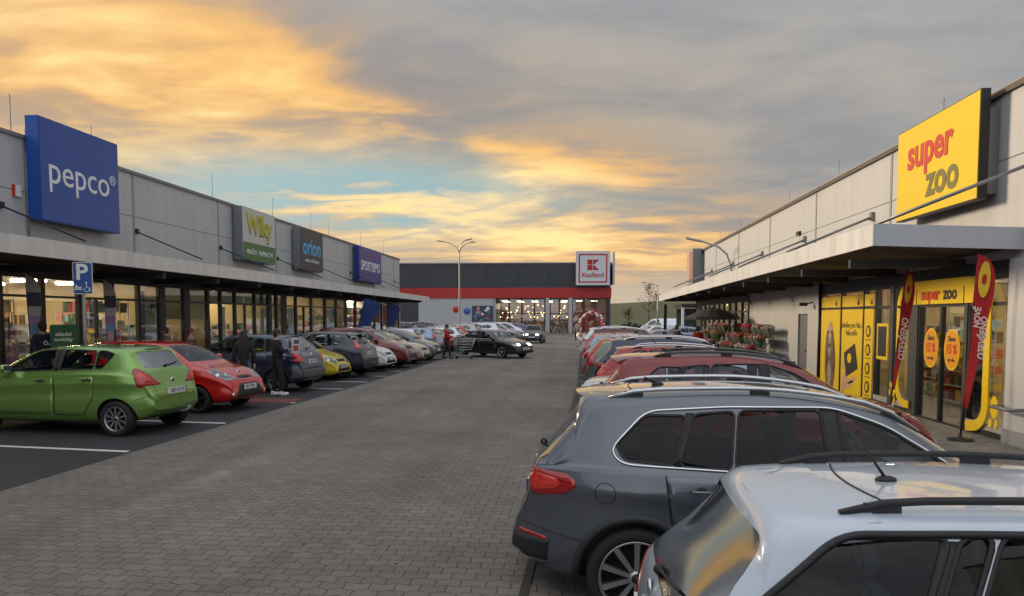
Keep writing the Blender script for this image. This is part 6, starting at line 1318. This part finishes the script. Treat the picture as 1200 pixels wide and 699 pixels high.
fcol = [mat('flag_%s' % a, c, .75, bump=.2) for a, c in (('sky', (.20, .34, .62)), ('sky', 0), ('violet', (.36, .22, .42)), ('rose', (.55, .32, .38)), ('sky', 0), ('violet', 0), ('grey', (.42, .42, .44)), ('navyband', (.05, .06, .10)), ('grey', 0), ('grey', 0))]
feather('faded grey, pink and blue feather flag to the left of the parking sign', (-13.2, 17.0, .117), (-13.3, 16.95, 3.15), .30, fcol, (), (.7, .7, 0), 'faded feather flags at the left shops'); feather('faded grey, pink and blue feather flag to the right of the parking sign', (-13.15, 19.9, .117), (-13.25, 19.85, 3.15), .30, fcol, (), (.7, .7, 0), 'faded feather flags at the left shops')
NV = mat('flag_navy', (.012, .035, .16), .7, bump=.2)
feather('wide dark blue feather flag with white streak, nearer of the two blue flags', (-11.9, 38.6, .117), (-11.3, 38.9, 3.1), .95, [NV], [(')', 1.3, .42, .5, WT, .02)], (.9, .4, 0), 'blue feather flags'); feather('narrow dark blue feather flag farther along the left shops', (-12.2, 46.3, .117), (-11.9, 46.5, 3.0), .75, [NV], [(')', 1.1, .4, .5, WT, .02)], (.9, .4, 0), 'blue feather flags')
# parking sign
s = empty('parking_sign', (-11.16, 16.0, 0), label='blue parking sign with wheelchair symbol on a grey post', cat='road sign'); mb = MB(); mb.tube([(0, .05, 0), (0, .05, 3.3)], .035, mat('post_zinc', (.26, .26, .26), .45, .5), 10); mb.build('post', s)
def plate(w, h, z, m, dy, r=.03): 
    q = MB(); q.prism([(a, dy, z + b) for a, b in rnd([(-w / 2, -h / 2), (w / 2, -h / 2), (w / 2, h / 2), (-w / 2, h / 2)], r)], (0, .006, 0), m); return q
pl = plate(.40, .72, 2.98, mat('sign_border_white', (.72, .72, .72), .4), 0).build('panel', s); plate(.368, .688, 2.98, mat('sign_blue_road', (.015, .075, .30), .4), -.004).build('blue_field', pl)
text_mesh('letter_p', 'P', .50, W_, pl, (-.02, -.006, 3.10), (1, 0, 0), (0, 0, 1), bold=.012, ext=.002); text_mesh('number', '3x', .15, W_, pl, (-.10, -.006, 2.76), (1, 0, 0), (0, 0, 1), bold=.006, ext=.002)
mb = MB(); mb.tube([(.08 + .055 * math.cos(a), -.007, 2.73 + .055 * math.sin(a)) for a in [R(150) + R(230) * k / 14 for k in range(15)]], .010, W_, 6); mb.tube([(.07, -.007, 2.85), (.075, -.007, 2.77), (.12, -.007, 2.765), (.14, -.007, 2.69), (.16, -.007, 2.70)], .011, W_, 6); mb.ball((.068, -.007, 2.88), .02, W_, 8, 6, (1, .3, 1)); mb.build('wheelchair_symbol', pl)
s.rotation_euler.z = R(25)
# green pavement board
s = empty('advert_board', (-12.45, 17.1, .117), R(38), 'dark green rounded advertising board on the pavement behind the green hatchback', 'sign'); GB_ = mat('board_green', (.012, .10, .035), .5)
q = MB(); q.prism([(a, 0, b) for a, b in rnd([(-.30, 1.2), (.30, 1.2), (.30, 1.80), (-.30, 1.80)], .06)], (0, .05, 0), GB_); pn = q.build('panel', s); q = MB(); q.box((-.04, .0, 0), (.04, .05, 1.2), DARK); q.box((-.3, -.15, 0), (.3, .2, .04), DARK); q.build('stand', s)
text_mesh('lettering', 'skladní\nnovinky', .125, mat('letter_cream', (.65, .68, .55)), pn, (-.02, -.006, 1.50), (1, 0, 0), (0, 0, 1), bold=.004, ext=.002)
# street lamps
GAL = mat('lamp_post', (.42, .40, .37), .45, .5)
def lamp_head(par, p, d, L_=.6):
    d = Vector(d).normalized(); q = MB(); q.obox(Vector(p) + d * L_ / 2, d * L_ / 2, d.cross(Vector((0, 0, 1))).normalized() * .13, Vector((0, 0, 1)) * .045, GAL); return q.build('lamp_head', par, bevel=.02)
s = empty('street_lamp', (-9.6, 60.5, 0), label='tall pale street lamp with two curved arms in the middle of the car park', cat='street lamp'); mb = MB(); mb.tube([(0, 0, 0), (0, 0, 1.2), (0, 0, 7.0), (0, 0, 7.4)], [.10, .085, .06, .055], GAL, 10); mb.build('post', s)
for sx, x1, z1 in ((-1, -1.25, 8.25), (1, .95, 8.15), (.6, .55, 8.35)): mb = MB(); mb.tube([(0, 0, 7.35), (.18 * sx, 0, 7.75), (x1 * .55, -.1 * sx, z1 - .15), (x1, -.1, z1)], .035, GAL, 6); mb.build('arm', s); lamp_head(s, (x1, -.1, z1), (sx, 0, .12), .55 if sx < .9 else .4)
s = empty('wall_lamp', (7.2, 35.3, 0), label='curved street lamp arm rising above the far right canopy', cat='street lamp'); mb = MB(); mb.tube([(-.02, 0, 3.7), (-.12, 0, 4.5), (-.30, 0, 5.0), (-.7, 0, 5.35), (-1.5, 0, 5.62)], .045, GAL, 8); mb.build('arm', s); lamp_head(s, (-1.45, 0, 5.60), (-1, 0, .22), .75)
for (x, y, h_, lb) in ((8.1, 76, 5.3, 'slim grey street lamp in front of the grassy hill'),):
    s = empty('street_lamp', (x, y, 0), label=lb, cat='street lamp'); mb = MB(); mb.tube([(0, 0, 0), (0, 0, h_)], [.08, .05], GAL, 8); mb.build('post', s); mb = MB(); mb.tube([(0, 0, h_ - .1), (-.5, 0, h_ + .15), (-1.2, 0, h_ + .25)], .03, GAL, 6); mb.build('arm', s); lamp_head(s, (-1.2, 0, h_ + .25), (-1, 0, .1), .4)
s = empty('sign_post', (5.55, 47.5, 0), label='short dark square post beside the tip of the right canopy', cat='post'); mb = MB(); mb.box((-.09, -.09, 0), (.09, .09, 2.9), DARK); mb.build('post', s); mb = MB(); mb.box((-.14, -.14, 0), (.14, .14, .06), ROD); mb.build('base_plate', s)
# trolley shelter behind the right building
s = empty('shelter', (10.7, 62, 0), label='flat-roofed shelter below the hill beyond the right canopy', cat='shelter'); mb = MB(); mb.box((-2.4, -2, 2.9), (4, 3, 3.15), DARK); mb.build('roof', s)
for a in (-2.3, .3, 3.8): mb = MB(); mb.box((a - .1, -1.9, 0), (a + .1, -1.7, 2.9), WHITEP); mb.build('post', s)
mb = MB(); mb.box((-2.2, 2.7, .3), (3.9, 2.8, 2.8), mat('panel_greygreen', (.10, .12, .10), .5)); mb.build('back_panel', s)

# balloon arch
s = empty('balloon_arch', (1.55, 80, 0), label='arch of twisted red and white balloons before the supermarket entrance', cat='balloon arch'); mb = MB(); pts = [(1.25 * math.cos(a), 0, .9 + 1.55 * math.sin(a)) for a in [math.pi * k / 16 for k in range(17)]]; pts = [(1.25, 0, 0)] + pts + [(-1.25, 0, 0)]; mb.tube(pts, .02, WHITEP, 5); mb.build('frame', s)
BRD = mat('balloon_red', (.55, .015, .015), .25, coat=1); BWH = mat('balloon_white', (.75, .72, .70), .25, coat=1); LL = dense(list(zip([p[0] for p in pts], [p[2] for p in pts])), .17, False)
for i, (a, b) in enumerate(LL):
    for j in range(2): t = i * .7 + math.pi * j; mb = MB(); mb.ball((a + .10 * math.cos(t), .12 * math.sin(t), b + .08 * math.cos(t) + .12), .15, BRD if (i // 2 + j) % 2 else BWH, 10, 7, (1, 1, 1.1)); mb.build('balloon', s)

# ------------------------------------------------------------ flower stands and parasol under the right canopy
s = empty('parasol', (5.75, 32.2, 0), label='dark grey parasol over the flower stands under the right canopy', cat='parasol'); mb = MB(); mb.tube([(0, 0, 0), (0, 0, 2.5)], .025, ROD, 8); mb.build('pole', s); PC = mat('parasol_cloth', (.045, .04, .042), .85)
mb = MB(); vs = [(0, 0, 2.50)]; n8 = 16
for r_, z_ in ((.55, 2.36), (1.15, 2.10), (1.15, 1.98)):
    for k in range(n8): q = r_ * (1 if k % 2 == 0 else .95); vs.append((q * math.cos(math.pi * k / 8), q * math.sin(math.pi * k / 8), z_ + (0 if k % 2 == 0 else .02)))
fs = [(0, 1 + k, 1 + (k + 1) % n8) for k in range(n8)] + [(1 + k, 1 + n8 + k, 1 + n8 + (k + 1) % n8, 1 + (k + 1) % n8) for k in range(n8)] + [(1 + n8 + k, 1 + 2 * n8 + k, 1 + 2 * n8 + (k + 1) % n8, 1 + n8 + (k + 1) % n8) for k in range(n8)]
mb.add(vs, fs, PC); mb.build('canopy', s); mb = MB(); mb.lathe([(.3, 0), (.3, .08), (.001, .1)], DARK, 'z', n=16); mb.build('base', s)
def bouquet(flower, wrap, lab):
    b = empty('bouquet', (0, 0, 0), label=lab, cat='bouquet'); mb = MB(); mb.lathe([(.05, 0), (.07, .1), (.15, .26), (.17, .30)], wrap, 'z', n=9); mb.build('wrapper', b); mb = MB(); rg = random.Random(3)
    for k in range(16): a, r_ = rg.uniform(0, 6.28), rg.uniform(0, .15); mb.ball((r_ * math.cos(a), r_ * math.sin(a), .30 + rg.uniform(-.02, .12) - r_ * .3), rg.uniform(.035, .06), flower, 6, 5)
    mb.build('flowers', b); return b
FL = [(mat('bloom_white', (.42, .40, .37)), mat('wrap_clear', (.20, .21, .21), .3)), (mat('bloom_red', (.38, .02, .03)), mat('wrap_brown', (.20, .11, .06), .5)), (mat('bloom_pink', (.45, .16, .18)), mat('wrap_white', (.22, .22, .23), .4)), (mat('bloom_rust', (.30, .09, .02)), mat('wrap_green', (.05, .12, .04), .5))]
BQ = [bouquet(a, b, 'bouquet of %s flowers on the tiered stands under the right canopy' % n_) for (a, b), n_ in zip(FL, ('white', 'dark red', 'pink', 'rust brown'))]
used = [False] * 4; bpy.context.view_layer.update()
for si, (x0, y0, L_) in enumerate(((6.0, 26.4, 2.6), (6.0, 29.4, 2.6), (6.0, 34.0, 1.6), (6.0, 36.2, 2.2))):
    st = empty('flower_stand', (x0, y0, .008), label=['tiered flower stand nearest the pet shop posters', 'tiered flower stand in front of the grey parasol', 'short tiered flower stand right behind the grey parasol', 'farthest tiered flower stand, well beyond the grey parasol'][si], cat='flower stand'); mb = MB(); tm_ = mat('stand_metal', (.10, .10, .10), .5)
    for k in range(4): mb.box((-.35 + .30 * k, 0, .28 + .36 * k), (-.06 + .30 * k, L_, .31 + .36 * k), tm_)
    mb.build('tray', st)
    for a in (0.02, L_ - .05): mb = MB(); mb.tube([(-.34, a, 0), (-.34, a, .3)], .015, tm_, 5); mb.tube([(.82, a, 0), (.82, a, 1.36)], .015, tm_, 5); mb.tube([(-.34, a, .28), (.82, a, 1.36)], .015, tm_, 5); mb.build('leg', st)
    for k in range(4):
        for j in range(int(L_ / .32)):
            i = random.choice((0, 0, 1, 2, 3, 3) if si != 1 else (1, 1, 2, 3, 0)); o = BQ[i] if not used[i] else copy_tree(BQ[i]); used[i] = True
            o['group'] = 'flower bouquets on the tiered stands'; o.location = (x0 - .20 + .30 * k, y0 + .18 + .32 * j, .318 + .36 * k); o.rotation_euler.z = random.uniform(0, 6); o.scale = (1, 1, 1)

# ------------------------------------------------------------ trees below the hill, hedge line
def sapling(x, y, h, lab):
    T_ = empty('young_tree', (x, y, 0), label=lab, cat='tree'); BK = mat('bark', (.10, .08, .06), .9); LF = mat('leaf_autumn', (.13, .10, .025), .8, var=.5, scale=3); mb = MB(); tips = []
    mb.tube([(0, 0, 0), (.05, 0, h * .5), (0, 0, h)], [.06, .04, .01], BK, 6); rg = random.Random(int(x * 10))
    for k in range(22):
        z = h * rg.uniform(.42, .95); a = rg.uniform(0, 6.28); l = (h - z) * .35 + .4; p1 = (l * .5 * math.cos(a), l * .5 * math.sin(a), z + l * .45); p2 = (l * .8 * math.cos(a), l * .8 * math.sin(a), z + l * 1.0); mb.tube([(0, 0, z), p1, p2], [.018, .012, .005], BK, 4); tips += [p1, p2]
    mb.build('trunk', T_); mb = MB(); tips += [(rg.uniform(-.1, .1), rg.uniform(-.1, .1), h * rg.uniform(.8, 1.0)) for _ in range(14)]
    for p in tips:
        for _ in range(7): c = Vector(p) + Vector([rg.gauss(0, .12) for _ in range(3)]); u = Vector([rg.gauss(0, 1) for _ in range(3)]).normalized() * .07; w_ = u.orthogonal().normalized() * .05; mb.add([c - u, c + w_, c + u, c - w_], [(0, 1, 2, 3)], LF)
    mb.build('crown', T_)
sapling(9.4, 99, 6.4, 'thin half-bare young tree right of the supermarket, taller of two'); sapling(10.7, 101, 5.2, 'thin half-bare young tree right of the supermarket, shorter of two'); sapling(7.3, 107, 3.2, 'small bare sapling next to the supermarket corner')
# low brush where the car park meets the hill
mb = MB(); rg = random.Random(5); BR_ = mat('brush_leaf', (.06, .055, .025), .9, var=.5, scale=2)
for _ in range(2600):
    x, y = rg.uniform(5, 40), rg.uniform(108, 112); c = Vector((x, y, rg.uniform(0, 1.3) * (.6 + .4 * math.sin(x)))); u = Vector([rg.gauss(0, 1) for _ in range(3)]).normalized() * .22; w_ = u.orthogonal().normalized() * .15; mb.add([c - u, c + w_, c + u, c - w_], [(0, 1, 2, 3)], BR_)
tag(mb.build('brush'), kind='stuff')
# litter and leaves on the paving
mb = MB(); LFm = mat('fallen_leaf', (.22, .17, .08), .9, var=.5)
for _ in range(90):
    x, y = rg.uniform(-6.5, 0), rg.uniform(5, 40); a = rg.uniform(0, 6); u = Vector((math.cos(a), math.sin(a), .15)) * .03; w_ = Vector((-math.sin(a), math.cos(a), .1)) * .02; c = Vector((x, y, .008)); mb.add([c - u, c + w_, c + u, c - w_], [(0, 1, 2, 3)], LFm)
tag(mb.build('fallen_leaves'), kind='stuff')
